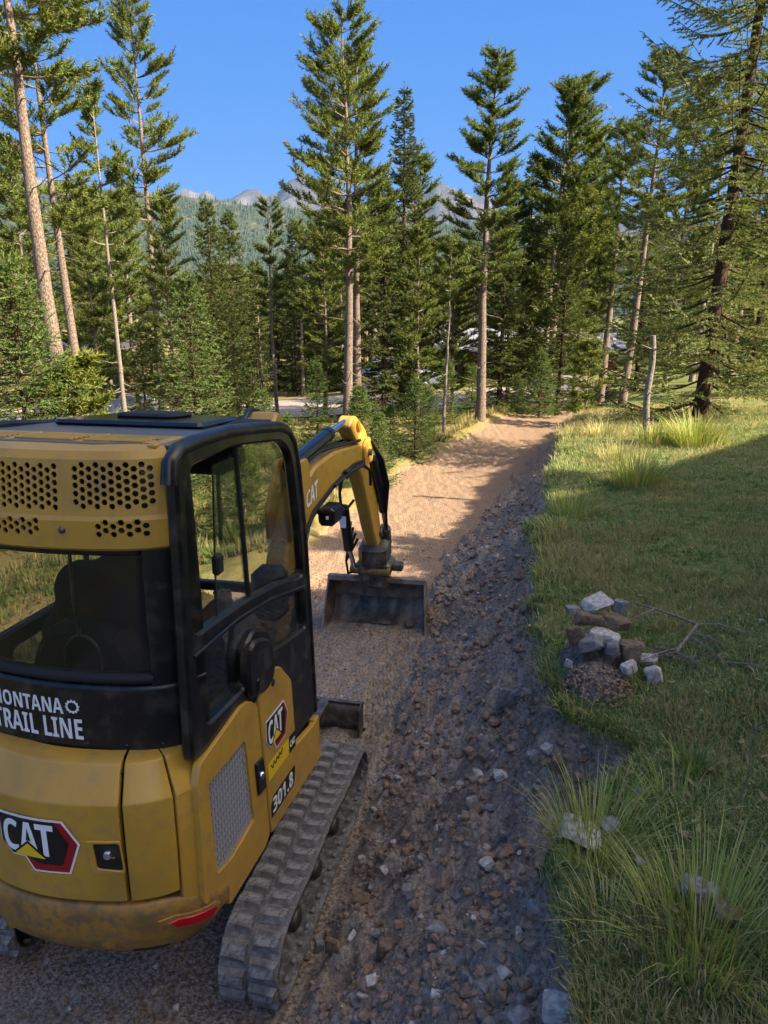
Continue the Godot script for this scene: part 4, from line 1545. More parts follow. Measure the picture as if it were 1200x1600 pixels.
	for k in range(-60, 60):
		for dirn in [1.0, -1.0]:
			# expanded metal: crossing strands clipped to the opening
			var a := Vector2(-0.62 + k * 0.024, 0.60)
			var e := a + Vector2(0.42 * dirn, 0.60)
			for seg in Geometry2D.intersect_polyline_with_polygon(PackedVector2Array([a, e]), grille):
				if seg.size() < 2:
					continue
				var p0 := Q(0.482 + 0.001 * dirn, seg[0].y, seg[0].x)
				var p1 := Q(0.482 + 0.001 * dirn, seg[1].y, seg[1].x)
				var dv := (p1 - p0).normalized()
				wires.box((p0 + p1) * 0.5, Vector3(0.0022, p0.distance_to(p1), 0.0024), Basis(Vector3(1, 0, 0), dv, Vector3(1, 0, 0).cross(dv)))
	put(gr, "grille_mesh", wires.mesh(), M.mesh_metal)
	gr.get_child(2).set_meta("kind", "stuff")
	# front right panel
	var fp := put(mc, "fuel_side_panel", plate(rounded([Vector2(-0.326, 1.16), Vector2(-0.285, 1.215), Vector2(-0.20, 1.245), Vector2(-0.06, 1.19), Vector2(0.075, 1.06), Vector2(0.115, 0.685), Vector2(0.40, 0.625), Vector2(0.47, 0.635), Vector2(0.505, 0.36), Vector2(-0.245, 0.455)], 0.016), [], -0.03, 0.0, 0.005, side_at(0.494)), M.yellow)
	put(fp, "fuel_cap", lathe([Vector2(0.0, 0.045), Vector2(0.035, 0.045), Vector2(0.046, 0.036), Vector2(0.048, 0.0), Vector2(0.03, -0.06)], 18), M.glossy_black, Transform3D(Basis(), Q(0.462, 1.235, -0.345)))
	put(fp, "lifting_hole", lathe([Vector2(0.0, 0.004), Vector2(0.016, 0.004), Vector2(0.018, 0.0)], 14, Basis(Vector3(0, 0, 1), -PI / 2)), M.black_matte, Transform3D(Basis(), Q(0.494, 1.165, -0.165)))
	put(mc, "panel_latch", plate(rounded([Vector2(-0.405, 0.915), Vector2(-0.322, 0.90), Vector2(-0.300, 0.735), Vector2(-0.385, 0.75)], 0.012), [], 0.0, 0.012, 0.004, side_at(0.490)), M.black)
	put(mc, "latch_button", lathe([Vector2(0.0, 0.01), Vector2(0.012, 0.01), Vector2(0.016, 0.004), Vector2(0.017, 0.0)], 14, Basis(Vector3(0, 0, 1), -PI / 2)), M.chrome, Transform3D(Basis(), Q(0.502, 0.83, -0.352)))
	# lower deck and inner bulk, dark
	var inner := Tris.new()
	inner.box(Q(0.05, 0.83, -0.36), Vector3(0.76, 0.74, 0.96), Basis(), 0.1)
	inner.box(Q(0.0, 0.54, 0.20), Vector3(0.88, 0.20, 0.60), Basis(), 0.02)
	put(mc, "inner_bulkhead", inner.mesh(), M.black_matte)
	put(mc, "deck_top", panel(body, -0.62, 0.75, [Vector2(1.225, -0.06), Vector2(1.235, -0.2), Vector2(1.24, -0.33)], 0.02), M.black)
	put(mc, "front_corner_post", plate(rounded([Vector2(0.42, 0.64), Vector2(0.50, 0.63), Vector2(0.535, 0.36), Vector2(0.46, 0.36)], 0.01), [], 0.0, 0.04, 0.005, side_at(0.452)), M.yellow)
	put(mc, "front_wall", box_mesh(Vector3(0.9, 0.28, 0.03), 0.01, Q(0, 0.5, 0.49)), M.yellow)
	# rear badge, latch, lettering
	var rs0 := body.s_at_right(0.115) - 0.255
	var on_tail := func(q: Vector3) -> Vector3:
		var xy := body.at(rs0 + q.x, 0.008 + q.z)
		return Q(xy.x, 0.945 + q.y, xy.y)
	badge(door, on_tail, 1.0)
	var ls := body.s_at_right(0.222)
	var on_latch := func(q: Vector3) -> Vector3:
		var xy := body.at(ls + q.x, 0.006 + q.z)
		return Q(xy.x, 0.95 + q.y, xy.y)
	put(door, "latch_surround", warp(plate(rounded([Vector2(-0.058, 0.068), Vector2(0.058, 0.068), Vector2(0.066, -0.062), Vector2(-0.048, -0.062)], 0.012), [rounded([Vector2(-0.034, 0.056), Vector2(0.052, 0.056), Vector2(0.058, -0.050), Vector2(-0.026, -0.040)], 0.01)], -0.002, 0.006, 0.003, Transform3D(), 0.02), on_latch), M.yellow)
	put(door, "latch_plate", warp(plate(rounded([Vector2(-0.036, 0.058), Vector2(0.054, 0.058), Vector2(0.060, -0.052), Vector2(-0.028, -0.042)], 0.01), [], -0.002, 0.001, 0.0005, Transform3D(), 0.02), on_latch), M.black)
	put(door, "latch_button", warp(lathe([Vector2(0.0, 0.010), Vector2(0.012, 0.010), Vector2(0.016, 0.004), Vector2(0.017, 0.0)], 14, Basis(Vector3.RIGHT, PI / 2)), func(q: Vector3) -> Vector3: return on_latch.call(q + Vector3(0.012, 0.012, 0.0))), M.chrome)
	# side badge, sticker and number
	var on_side := func(w0: float, u0: float, tilt: float) -> Callable:
		return func(q: Vector3) -> Vector3: return Q(0.4955 + q.z, u0 + q.y + q.x * tilt, w0 + q.x)
	badge(fp, on_side.call(-0.255, 0.905, -0.07), 0.90)
	put(fp, "sticker", warp(plate(P2([0.0, 0.0, 0.27, 0.0, 0.27, 0.085, 0.0, 0.085]), [], 0.0, 0.001, 0.0002), on_side.call(-0.265, 0.735, -0.12)), M.yellow_print)
	var scrawl := []
	for k in 9:
		scrawl.append(on_side.call(-0.25, 0.755, -0.12).call(Vector3(0.018 + k * 0.018, 0.022 + (0.022 if k % 2 == 0 else 0.0) + k * 0.002, 0.002)))
	put(fp, "sticker_scrawl", tube(scrawl, 0.0035, 5), M.black_print)
	put(fp, "sticker_black", warp(plate(P2([0.0, 0.0, 0.095, 0.0, 0.095, 0.085, 0.0, 0.085]), [], 0.0, 0.001, 0.0002), on_side.call(0.005, 0.703, -0.12)), M.black_print)
	put(fp, "sticker_word", warp(letters("CAT", 0.032, 0.07), func(q: Vector3) -> Vector3: return on_side.call(0.017, 0.728, -0.12).call(q + Vector3(0, 0, 0.0015))), M.white_print)
	put(fp, "number_back", warp(plate(P2([0.0, 0.0, 0.30, 0.0, 0.325, 0.05, 0.325, 0.10, 0.03, 0.10, 0.0, 0.06]), [], 0.0, 0.001, 0.0002), on_side.call(-0.245, 0.535, -0.12)), M.black_print)
	put(fp, "number", warp(letters("301.8", 0.078, 0.27), func(q: Vector3) -> Vector3: return on_side.call(-0.228, 0.546, -0.12).call(q + Vector3(0, 0, 0.0015))), M.white_print)
	# ---------------------------------------------------------------- cab
	var cb := Node3D.new()
	cb.name = "cab"
	mc.add_child(cb)
	var c_full := cab.s_at_forward(-0.72)
	var c_pil := cab.s_at_right(0.335)
	var rp := put(cb, "rear_panel", panel(cab, -c_full, c_full, [Vector2(1.215, -0.03), Vector2(1.225, -0.006), Vector2(1.255, 0.0), Vector2(1.262, 0.004), Vector2(1.48, 0.004), Vector2(1.495, -0.004), Vector2(1.50, -0.02)], 0.03), M.black)
	put(cb, "window_seal", panel(cab, -c_pil - 0.01, c_pil + 0.01, [Vector2(1.50, -0.006), Vector2(1.512, 0.006), Vector2(1.53, 0.006), Vector2(1.54, -0.010)], 0.02), M.black_matte)
	for sg in [1.0, -1.0]:
		put(cb, "rear_pillar", panel(cab, c_pil if sg > 0 else -c_full, c_full if sg > 0 else -c_pil, [Vector2(1.49, 0.0), Vector2(1.8, 0.0), Vector2(2.20, -0.012), Vector2(2.29, -0.03)], 0.05), M.black)
	put(cb, "rear_header", panel(cab, -c_pil, c_pil, [Vector2(1.955, -0.01), Vector2(1.97, 0.0), Vector2(2.05, 0.0), Vector2(2.06, -0.02)], 0.03), M.black)
	put(cb, "rear_window", panel(cab, -c_pil, c_pil, [Vector2(1.525, -0.012), Vector2(1.75, -0.012), Vector2(1.975, -0.012)], 0.0, false), M.glass)
	for s in [-0.30, -0.12, 0.10, 0.24, 0.36]:
		var q := cab.at(s, 0.005)
		put(rp, "screw", lathe([Vector2(0.0, 0.004), Vector2(0.006, 0.003), Vector2(0.008, 0.0)], 10, Basis(Vector3.RIGHT, PI / 2)), M.black, Transform3D(Basis(), Q(q.x, 1.275, q.y)))
	# company lettering on the rear panel
	var on_panel := func(s0: float, u0: float) -> Callable:
		return func(q: Vector3) -> Vector3:
			var xy := cab.at(s0 + q.x, 0.006 + q.z)
			return Q(xy.x, u0 + q.y, xy.y)
	put(rp, "lettering", warp(letters("MONTANA", 0.058, 0.30), on_panel.call(-0.275, 1.385)), M.white_print)
	put(rp, "lettering", warp(letters("TRAIL LINE", 0.078, 0.365), on_panel.call(-0.275, 1.292)), M.white_print)
	var cog := Tris.new()
	var cog_o := PackedVector2Array()
	var cog_i := PackedVector2Array()
	for k in 48:
		var a := TAU * k / 48.0
		var rr := 0.0265 if k % 4 < 2 else 0.0225
		cog_o.append(Vector2(cos(a), sin(a)) * rr)
		cog_i.append(Vector2(cos(a), sin(a)) * 0.0165)
	put(rp, "cog_emblem", warp(plate(cog_o, [cog_i], 0.0, 0.001, 0.0002, Transform3D(), 0.01), on_panel.call(0.060, 1.415)), M.white_print)
	# roof hood with honeycomb vents
	var hd := put(cb, "roof_hood", hood_mesh(cab), M.yellow)
	put(hd, "vent_liner", panel(cab, -0.52, 0.52, [Vector2(1.99, -0.03), Vector2(2.15, -0.03), Vector2(2.29, -0.05)], 0.0, false), M.black_matte)
	var hb := cab.at(0.118, 0.036)
	put(hd, "hood_bolt", lathe([Vector2(0.0, 0.012), Vector2(0.011, 0.010), Vector2(0.014, 0.0), Vector2(0.020, -0.004)], 14, Basis(Vector3.RIGHT, PI / 2)), M.steel, Transform3D(Basis(), Q(hb.x, 2.055, hb.y)))
	put(hd, "handle_slot", warp(plate(rounded([Vector2(-0.035, -0.075), Vector2(0.022, -0.075), Vector2(0.012, 0.06), Vector2(-0.035, 0.06)], 0.02), [], 0.0, 0.003, 0.001, Transform3D(), 0.02), func(q: Vector3) -> Vector3:
		var xy := cab.at(-0.145 + q.x, 0.034 + q.z)
		return Q(xy.x, 2.125 + q.y, xy.y)), M.black_matte)
	var roof_out := P2([0.40, -0.80, 0.44, -0.70, 0.445, -0.2, 0.44, 0.18, 0.38, 0.27, -0.38, 0.27, -0.44, 0.18, -0.445, -0.2, -0.44, -0.70, -0.40, -0.80, -0.2, -0.86, 0.2, -0.86])
	var slope := Transform3D(Basis(Vector3.RIGHT, deg_to_rad(-3.2)), Q(0, 2.315, -0.8)) * Transform3D(Basis(), Vector3(0, -2.315, -0.8))
	put(cb, "roof", plate(roof_out, [], 0.0, 0.022, 0.008, slope * flat_at(2.292)), M.roof_grey)
	var deck := Tris.new()
	for k in 3:
		for b in 5:
			deck.box(slope * Q(-0.27 + k * 0.25, 2.316, -0.80 + b * 0.026), Vector3(0.215, 0.012, 0.011), Basis(), 0.003)
	for b in 4:
		deck.box(slope * Q(-0.405 + b * 0.262, 2.312, -0.74), Vector3(0.03, 0.016, 0.18), Basis(), 0.005)
	deck.box(slope * Q(0, 2.312, -0.64), Vector3(0.84, 0.016, 0.03), Basis(), 0.005)
	put(hd, "roof_louvre", deck.mesh(), M.yellow)
	put(cb, "roof_hatch", plate(rounded([Vector2(-0.36, -0.30), Vector2(0.30, -0.30), Vector2(0.26, 0.16), Vector2(-0.33, 0.16)], 0.04), [], 0.0, 0.026, 0.012, slope * flat_at(2.312)), M.glossy_black)
	put(cb, "roof_beacon_mount", plate(rounded([Vector2(-0.20, -0.12), Vector2(0.08, -0.12), Vector2(0.08, 0.1), Vector2(-0.20, 0.1)], 0.06), [], 0.0, 0.022, 0.010, slope * flat_at(2.334)), M.black_matte)
	# right side frame with its two openings
	var up_win := rounded([Vector2(-0.76, 2.235), Vector2(-0.40, 2.245), Vector2(0.10, 2.19), Vector2(0.215, 2.11), Vector2(0.30, 1.74), Vector2(0.345, 1.475), Vector2(0.06, 1.555), Vector2(-0.35, 1.625), Vector2(-0.66, 1.655), Vector2(-0.825, 1.665), Vector2(-0.815, 1.95), Vector2(-0.805, 2.15)], 0.07)
	var low_win := rounded([Vector2(-0.83, 1.585), Vector2(-0.50, 1.565), Vector2(-0.12, 1.515), Vector2(0.345, 1.405), Vector2(0.36, 1.20), Vector2(0.02, 1.262), Vector2(-0.12, 1.30), Vector2(-0.135, 1.38), Vector2(-0.17, 1.415), Vector2(-0.31, 1.475), Vector2(-0.40, 1.445), Vector2(-0.425, 1.275), Vector2(-0.76, 1.305)], 0.03)
	var frame_o := rounded([Vector2(-0.86, 2.27), Vector2(-0.80, 2.315), Vector2(-0.45, 2.318), Vector2(0.10, 2.262), Vector2(0.255, 2.20), Vector2(0.325, 2.05), Vector2(0.39, 1.74), Vector2(0.435, 1.30), Vector2(0.475, 0.92), Vector2(0.495, 0.645), Vector2(0.14, 0.69), Vector2(0.10, 1.05), Vector2(-0.05, 1.17), Vector2(-0.74, 1.20), Vector2(-0.885, 1.23)], 0.03)
	var sf := put(cb, "right_frame", plate(frame_o, [up_win, low_win], -0.045, 0.0, 0.010, side_at(0.478), 0.035), M.black)
	var rim := []
	for e in [[-0.885, 2.20], [-0.87, 2.265], [-0.82, 2.298], [-0.70, 2.306], [-0.45, 2.304], [-0.15, 2.277], [0.10, 2.248], [0.20, 2.215], [0.265, 2.16], [0.315, 2.03], [0.352, 1.86], [0.386, 1.68], [0.425, 1.32], [0.468, 0.90], [0.488, 0.66]]:
		rim.append(Q(0.462, e[1], e[0]))
	put(sf, "edge_tube", tube(rim, 0.026, 12), M.black)
	put(sf, "upper_pane_rear", plate(P2([-0.55, 2.20, -0.335, 2.20, -0.285, 1.61, -0.60, 1.65]), [], 0.0, 0.004, 0.001, side_at(0.448)), M.glass_clear)
	put(sf, "upper_pane_front", plate(P2([-0.36, 2.23, 0.10, 2.18, 0.21, 2.10, 0.34, 1.48, 0.05, 1.555, -0.30, 1.615]), [], 0.0, 0.004, 0.001, side_at(0.438)), M.glass_clear)
	put(sf, "lower_pane", plate(P2([-0.84, 1.59, -0.12, 1.52, 0.35, 1.41, 0.365, 1.195, 0.02, 1.255, -0.14, 1.29, -0.43, 1.27, -0.77, 1.30]), [], 0.0, 0.004, 0.001, side_at(0.446)), M.glass)
	put(sf, "window_divider", tube([Q(0.450, 2.235, -0.345), Q(0.450, 1.60, -0.285)], 0.011, 8), M.black_matte)
	put(sf, "pane_edge", tube([Q(0.450, 2.165, -0.55), Q(0.450, 1.635, -0.585)], 0.0035, 6), M.black_matte)
	put(sf, "window_catch", box_mesh(Vector3(0.03, 0.075, 0.05), 0.008, Q(0.452, 1.835, -0.555)), M.black_matte)
	put(sf, "window_rail", tube([Q(0.458, 1.645, -0.82), Q(0.458, 1.622, -0.45), Q(0.458, 1.575, -0.1), Q(0.458, 1.49, 0.33)], 0.012, 8), M.black)
	put(sf, "bar_bead", tube([Q(0.476, 1.60, -0.83), Q(0.476, 1.582, -0.45), Q(0.476, 1.53, -0.1), Q(0.476, 1.425, 0.34)], 0.008, 8), M.black)  # round bead along the bar between the openings, black like the frame
	put(cb, "filler_guard", plate(rounded([Vector2(-0.425, 1.22), Vector2(-0.43, 1.40), Vector2(-0.375, 1.455), Vector2(-0.24, 1.415), Vector2(-0.165, 1.36), Vector2(-0.135, 1.20), Vector2(-0.24, 1.16)], 0.05), [], -0.03, 0.022, 0.012, side_at(0.480)), M.black)
	# left side, front and interior
	var up_l := rounded([Vector2(-0.74, 2.22), Vector2(0.08, 2.18), Vector2(0.20, 2.10), Vector2(0.30, 1.50), Vector2(-0.76, 1.50)], 0.06)
	var lo_l := rounded([Vector2(-0.60, 1.42), Vector2(0.32, 1.42), Vector2(0.40, 0.75), Vector2(-0.20, 0.75)], 0.06)
	var lf := put(cb, "door", plate(frame_o, [up_l, lo_l], 0.0, 0.045, 0.010, side_at(-0.478), 0.04), M.black)
	put(lf, "pane", plate(up_l, [], 0.0, 0.004, 0.001, side_at(-0.45)), M.glass_clear)
	put(lf, "pane", plate(lo_l, [], 0.0, 0.004, 0.001, side_at(-0.45)), M.glass_clear)
	put(lf, "grab_rail", tube([Q(-0.43, 2.0, -0.12), Q(-0.40, 1.95, -0.12), Q(-0.40, 1.55, -0.10), Q(-0.43, 1.5, -0.10)], 0.012, 8), M.black_matte)
	var fr := Tris.new()
	fr.box(Q(0, 2.215, 0.235), Vector3(0.86, 0.06, 0.06), Basis(), 0.01)
	fr.box(Q(0, 1.36, 0.43), Vector3(0.88, 0.05, 0.05), Basis(), 0.01)
	fr.box(Q(0, 0.68, 0.48), Vector3(0.88, 0.10, 0.04), Basis(), 0.01)
	put(cb, "front_frame", fr.mesh(), M.black)
	var ws := []
	for e in [[0.245, 2.20], [0.37, 1.74], [0.43, 1.37]]:
		ws.append(PackedVector3Array([Q(-0.44, e[1], e[0]), Q(0.44, e[1], e[0])]))
	put(cb, "windscreen", grid(ws), M.glass_clear)
	var wl := []
	for e in [[0.43, 1.37], [0.48, 0.72]]:
		wl.append(PackedVector3Array([Q(-0.44, e[1], e[0]), Q(0.44, e[1], e[0])]))
	put(cb, "lower_windscreen", grid(wl), M.glass_clear)
	put(cb, "wiper", tube([Q(0.10, 2.16, 0.27), Q(0.05, 1.90, 0.345), Q(0.02, 1.62, 0.41)], 0.010, 6), M.black_matte)
	put(cb, "headliner", box_mesh(Vector3(0.84, 0.05, 0.9), 0.01, Q(0, 2.25, -0.30)), M.black_matte)
	put(cb, "roof_console", box_mesh(Vector3(0.22, 0.11, 0.22), 0.03, Q(0.30, 2.17, -0.24)), M.black_matte)
	put(cb, "floor", box_mesh(Vector3(0.86, 0.04, 1.2), 0.01, Q(0, 0.70, -0.12)), M.black_matte)
	put(cb, "dashboard", box_mesh(Vector3(0.16, 0.26, 0.14), 0.03, Q(0.34, 1.42, 0.24)), M.black_matte)
	var seat := Node3D.new()
	seat.name = "seat"
	cb.add_child(seat)
	put(seat, "cushion", plate(rounded([Vector2(-0.25, -0.62), Vector2(0.21, -0.62), Vector2(0.22, -0.16), Vector2(-0.26, -0.16)], 0.06), [], 0.0, 0.12, 0.03, flat_at(1.06)), M.black_matte)
	put(seat, "pedestal", box_mesh(Vector3(0.40, 0.36, 0.40), 0.03, Q(-0.02, 0.89, -0.40)), M.black_matte)
	put(seat, "backrest", plate(rounded([Vector2(-0.27, 1.12), Vector2(0.23, 1.12), Vector2(0.23, 1.40), Vector2(0.13, 1.62), Vector2(-0.17, 1.62), Vector2(-0.27, 1.40)], 0.10), [], -0.07, 0.07, 0.03, Transform3D(Basis(), Q(0, 0, -0.66))), M.black_matte)
	var belt_loop := []
	for k in 13:
		var a := PI * k / 12.0
		belt_loop.append(Q(0.005 + cos(a) * 0.075, 1.50 + sin(a) * 0.10, -0.755))
	belt_loop.push_front(Q(0.085, 1.40, -0.755))
	belt_loop.append(Q(-0.075, 1.40, -0.755))
	put(seat, "back_rail", tube(belt_loop, 0.006, 6), M.steel)
	put(seat, "tether", tube([Q(0.03, 1.96, -0.80), Q(0.015, 1.75, -0.79), Q(0.005, 1.60, -0.76)], 0.006, 6), M.steel)
	for sg in [1.0, -1.0]:
		var con := put(cb, "control_console", box_mesh(Vector3(0.11, 0.28, 0.44), 0.03, Q(0.33 * sg, 1.16, -0.34)), M.black_matte)
		put(con, "joystick", tube([Q(0.33 * sg, 1.30, -0.24), Q(0.335 * sg, 1.42, -0.21), Q(0.33 * sg, 1.52, -0.20)], [0.018, 0.013, 0.024], 8), M.black)
	put(cb, "travel_lever", tube([Q(0.06, 0.72, 0.22), Q(0.07, 1.2, 0.14), Q(0.10, 1.32, 0.13)], 0.011, 6), M.black_matte)
	put(cb, "travel_lever", tube([Q(-0.06, 0.72, 0.22), Q(-0.07, 1.2, 0.14), Q(-0.10, 1.32, 0.13)], 0.011, 6), M.black_matte)
	# ---------------------------------------------------------------- boom, arm, bucket
	var bt := boom_at()
	put(mc, "swing_post", plate(rounded([Vector2(0.46, 0.40), Vector2(0.82, 0.44), Vector2(0.86, 0.72), Vector2(0.70, 0.78), Vector2(0.46, 0.66)], 0.05), [], -0.11, 0.11, 0.02, bt), M.yellow)
	var boom := put(mc, "boom", plate(rounded([Vector2(0.62, 0.60), Vector2(0.80, 0.58), Vector2(1.07, 1.17), Vector2(1.29, 1.43), Vector2(1.62, 1.55), Vector2(2.10, 1.615), Vector2(2.58, 1.645), Vector2(2.66, 1.70), Vector2(2.62, 1.785), Vector2(2.45, 1.80), Vector2(1.85, 1.845), Vector2(1.45, 1.815), Vector2(1.20, 1.72), Vector2(0.92, 1.38)], 0.05), [], -0.065, 0.065, 0.016, bt), M.yellow)
	put(boom, "cylinder_bracket", plate(rounded([Vector2(0.98, 1.44), Vector2(1.30, 1.74), Vector2(1.26, 1.90), Vector2(1.12, 1.90), Vector2(0.96, 1.62)], 0.03), [], 0.060, 0.085, 0.005, bt), M.yellow)
	put(boom, "cylinder_bracket", plate(rounded([Vector2(0.98, 1.44), Vector2(1.30, 1.74), Vector2(1.26, 1.90), Vector2(1.12, 1.90), Vector2(0.96, 1.62)], 0.03), [], -0.085, -0.060, 0.005, bt), M.yellow)
	put(cb, "lamp_guard", plate(rounded([Vector2(0.18, 2.225), Vector2(0.34, 2.215), Vector2(0.36, 2.235), Vector2(0.30, 2.290), Vector2(0.26, 2.292)], 0.015), [], 0.0, 0.13, 0.012, side_at(0.27)), M.yellow)
	put(cb, "guard_tube", tube([Q(0.27, 2.24, 0.14), Q(0.268, 2.285, 0.22), Q(0.268, 2.302, 0.27), Q(0.268, 2.29, 0.33), Q(0.268, 2.24, 0.40)], 0.012, 8), M.black)
	cylinder_between(mc, "arm_cylinder", bt * Vector3(1.16, 1.86, 0.0), bt * Vector3(1.86, 1.955, 0.0), 0.046, M.glossy_black)
	cylinder_between(mc.get_node("arm_cylinder"), "rod", bt * Vector3(1.84, 1.95, 0.0), bt * Vector3(2.24, 1.99, 0.0), 0.024, M.chrome)
	cylinder_between(mc.get_node("arm_cylinder"), "gland", bt * Vector3(1.83, 1.950, 0.0), bt * Vector3(1.89, 1.958, 0.0), 0.050, M.glossy_black)
	cylinder_between(mc, "boom_cylinder", bt * Vector3(0.92, 0.60, 0.0), bt * Vector3(1.26, 1.15, 0.0), 0.045, M.glossy_black)
	cylinder_between(mc.get_node("boom_cylinder"), "rod", bt * Vector3(1.25, 1.13, 0.0), bt * Vector3(1.48, 1.50, 0.0), 0.024, M.chrome)
	for k in 3:
		put(boom, "hose", tube([bt * Vector3(1.30, 1.84, 0.03 - k * 0.03), bt * Vector3(1.55, 1.885, 0.045 - k * 0.035), bt * Vector3(1.80, 1.875, 0.05 - k * 0.04), bt * Vector3(2.10, 1.85, 0.05 - k * 0.05), bt * Vector3(2.45, 1.83, 0.06 - k * 0.06)], 0.011, 7), M.black_matte)
	put(boom, "side_hose", tube([bt * Vector3(1.75, 1.62, 0.085), bt * Vector3(2.05, 1.66, 0.105), bt * Vector3(2.35, 1.66, 0.11), bt * Vector3(2.55, 1.58, 0.11), bt * Vector3(2.60, 1.45, 0.10)], 0.012, 7), M.black_matte)
	for k in 2:
		put(boom, "side_pipe", tube([bt * Vector3(0.96, 1.14 + 0.028 * k, 0.074), bt * Vector3(1.16, 1.385 + 0.028 * k, 0.076), bt * Vector3(1.36, 1.52 + 0.024 * k, 0.076), bt * Vector3(1.75, 1.605 + 0.022 * k, 0.076), bt * Vector3(2.20, 1.665 + 0.02 * k, 0.078), bt * Vector3(2.46, 1.66 + 0.02 * k, 0.092)], 0.0085, 6), M.black_matte)
	put(boom, "hose_clamp", box_mesh(Vector3(0.04, 0.06, 0.10), 0.008, bt * Vector3(2.02, 1.655, 0.09)), M.black_matte)
	var wl2 := put(boom, "work_light", plate(rounded([Vector2(1.40, 1.43), Vector2(1.58, 1.43), Vector2(1.60, 1.555), Vector2(1.39, 1.555)], 0.03), [], 0.085, 0.195, 0.02, bt), M.glossy_black)
	put(wl2, "bracket", box_mesh(Vector3(0.08, 0.03, 0.03), 0.004, bt * Vector3(1.50, 1.50, 0.09)), M.black_matte)
	put(wl2, "mark", box_mesh(Vector3(0.018, 0.022, 0.002), 0.0005, bt * Vector3(1.388, 1.495, 0.155)), M.white_print)
	put(boom, "boom_lettering", warp(letters("CAT", 0.13, 0.26), func(q: Vector3) -> Vector3: return bt * Vector3(1.26 + q.x * 0.8, 1.575 + q.y * 0.85 + q.x * 0.16, 0.0665 + q.z)), M.white_print)
	var arm := put(mc, "arm", plate(rounded([Vector2(2.20, 1.96), Vector2(2.28, 2.035), Vector2(2.40, 2.02), Vector2(2.62, 1.90), Vector2(2.76, 1.72), Vector2(2.90, 1.42), Vector2(3.06, 1.05), Vector2(3.18, 0.78), Vector2(3.06, 0.70), Vector2(2.86, 0.98), Vector2(2.62, 1.36), Vector2(2.46, 1.56), Vector2(2.40, 1.80), Vector2(2.24, 1.92)], 0.05), [rounded([Vector2(2.36, 1.94), Vector2(2.42, 1.98), Vector2(2.52, 1.88), Vector2(2.46, 1.84)], 0.03)], -0.055, 0.055, 0.014, bt), M.yellow)
	for z in [-0.085, 0.063]:
		put(arm, "pivot_cheek", plate(rounded([Vector2(2.50, 1.62), Vector2(2.72, 1.62), Vector2(2.75, 1.76), Vector2(2.62, 1.84), Vector2(2.48, 1.78)], 0.04), [], z, z + 0.022, 0.005, bt), M.yellow)
	put(arm, "pivot_pin", tube([bt * Vector3(2.60, 1.715, -0.11), bt * Vector3(2.60, 1.715, 0.11)], 0.028, 12), M.steel)
	cylinder_between(mc, "bucket_cylinder", bt * Vector3(2.74, 1.64, 0.0) + Vector3(0.075, 0, 0), bt * Vector3(3.08, 1.12, 0.0) + Vector3(0.075, 0, 0), 0.038, M.glossy_black)
	cylinder_between(mc.get_node("bucket_cylinder"), "rod", bt * Vector3(3.07, 1.13, 0.0) + Vector3(0.075, 0, 0), bt * Vector3(3.26, 0.85, 0.0) + Vector3(0.075, 0, 0), 0.021, M.chrome)
	for k in 3:
		put(arm, "hose", tube([bt * Vector3(2.66, 1.80, 0.09), bt * Vector3(2.84, 1.62, 0.10 + k * 0.02), bt * Vector3(2.96, 1.38, 0.115 + k * 0.02), bt * Vector3(3.06, 1.10, 0.11), bt * Vector3(3.14, 0.86, 0.10)], 0.012, 7), M.black_matte)
	for k in 2:
		put(arm, "drooping_hose", tube([bt * Vector3(2.42, 1.62, -0.06 - 0.03 * k), bt * Vector3(2.36, 1.42, -0.08), bt * Vector3(2.42, 1.27 + 0.05 * k, -0.09), bt * Vector3(2.56, 1.26, -0.08), bt * Vector3(2.66, 1.30, -0.06)], 0.011, 7), M.black_matte)
	cylinder_between(mc, "auxiliary_cylinder", bt * Vector3(2.72, 1.22, -0.17), bt * Vector3(2.86, 0.82, -0.17), 0.048, M.glossy_black)
	put(mc.get_node("auxiliary_cylinder"), "plate_label", box_mesh(Vector3(0.05, 0.10, 0.004), 0.001, bt * Vector3(2.74, 1.10, -0.165) + Vector3(0, 0, 0.05)), M.white_print)
	cylinder_between(mc.get_node("auxiliary_cylinder"), "rod", bt * Vector3(2.855, 0.83, -0.17), bt * Vector3(2.96, 0.62, -0.15), 0.022, M.chrome)
	# linkage, tilting hitch
	for z in [-0.075, 0.055]:
		put(mc, "link_bar", plate(rounded([Vector2(3.02, 0.92), Vector2(3.10, 1.00), Vector2(3.32, 0.88), Vector2(3.34, 0.80), Vector2(3.24, 0.78)], 0.03), [], z, z + 0.02, 0.004, bt), M.steel)
	var ht := Tris.new()
	ht.box(bt * Vector3(3.10, 0.74, 0.0), Vector3(0.25, 0.22, 0.30), Basis(Vector3.RIGHT, 0.2), 0.04)
	ht.box(bt * Vector3(3.12, 0.60, 0.0), Vector3(0.32, 0.13, 0.28), Basis(), 0.03)
	ht.box(bt * Vector3(3.13, 0.49, 0.0), Vector3(0.24, 0.16, 0.22), Basis(), 0.02)
	ht.box(bt * Vector3(3.18, 0.86, 0.09), Vector3(0.06, 0.22, 0.10), Basis(Vector3.RIGHT, 0.4), 0.02)
	var hitch := put(mc, "tilt_hitch", ht.mesh(), M.steel)
	put(hitch, "tilt_housing", tube([bt * Vector3(3.02, 0.585, -0.20), bt * Vector3(3.02, 0.585, 0.16)], 0.045, 12), M.yellow_worn)
	put(hitch, "side_port", box_mesh(Vector3(0.09, 0.07, 0.10), 0.01, bt * Vector3(3.14, 0.60, 0.20)), M.steel)
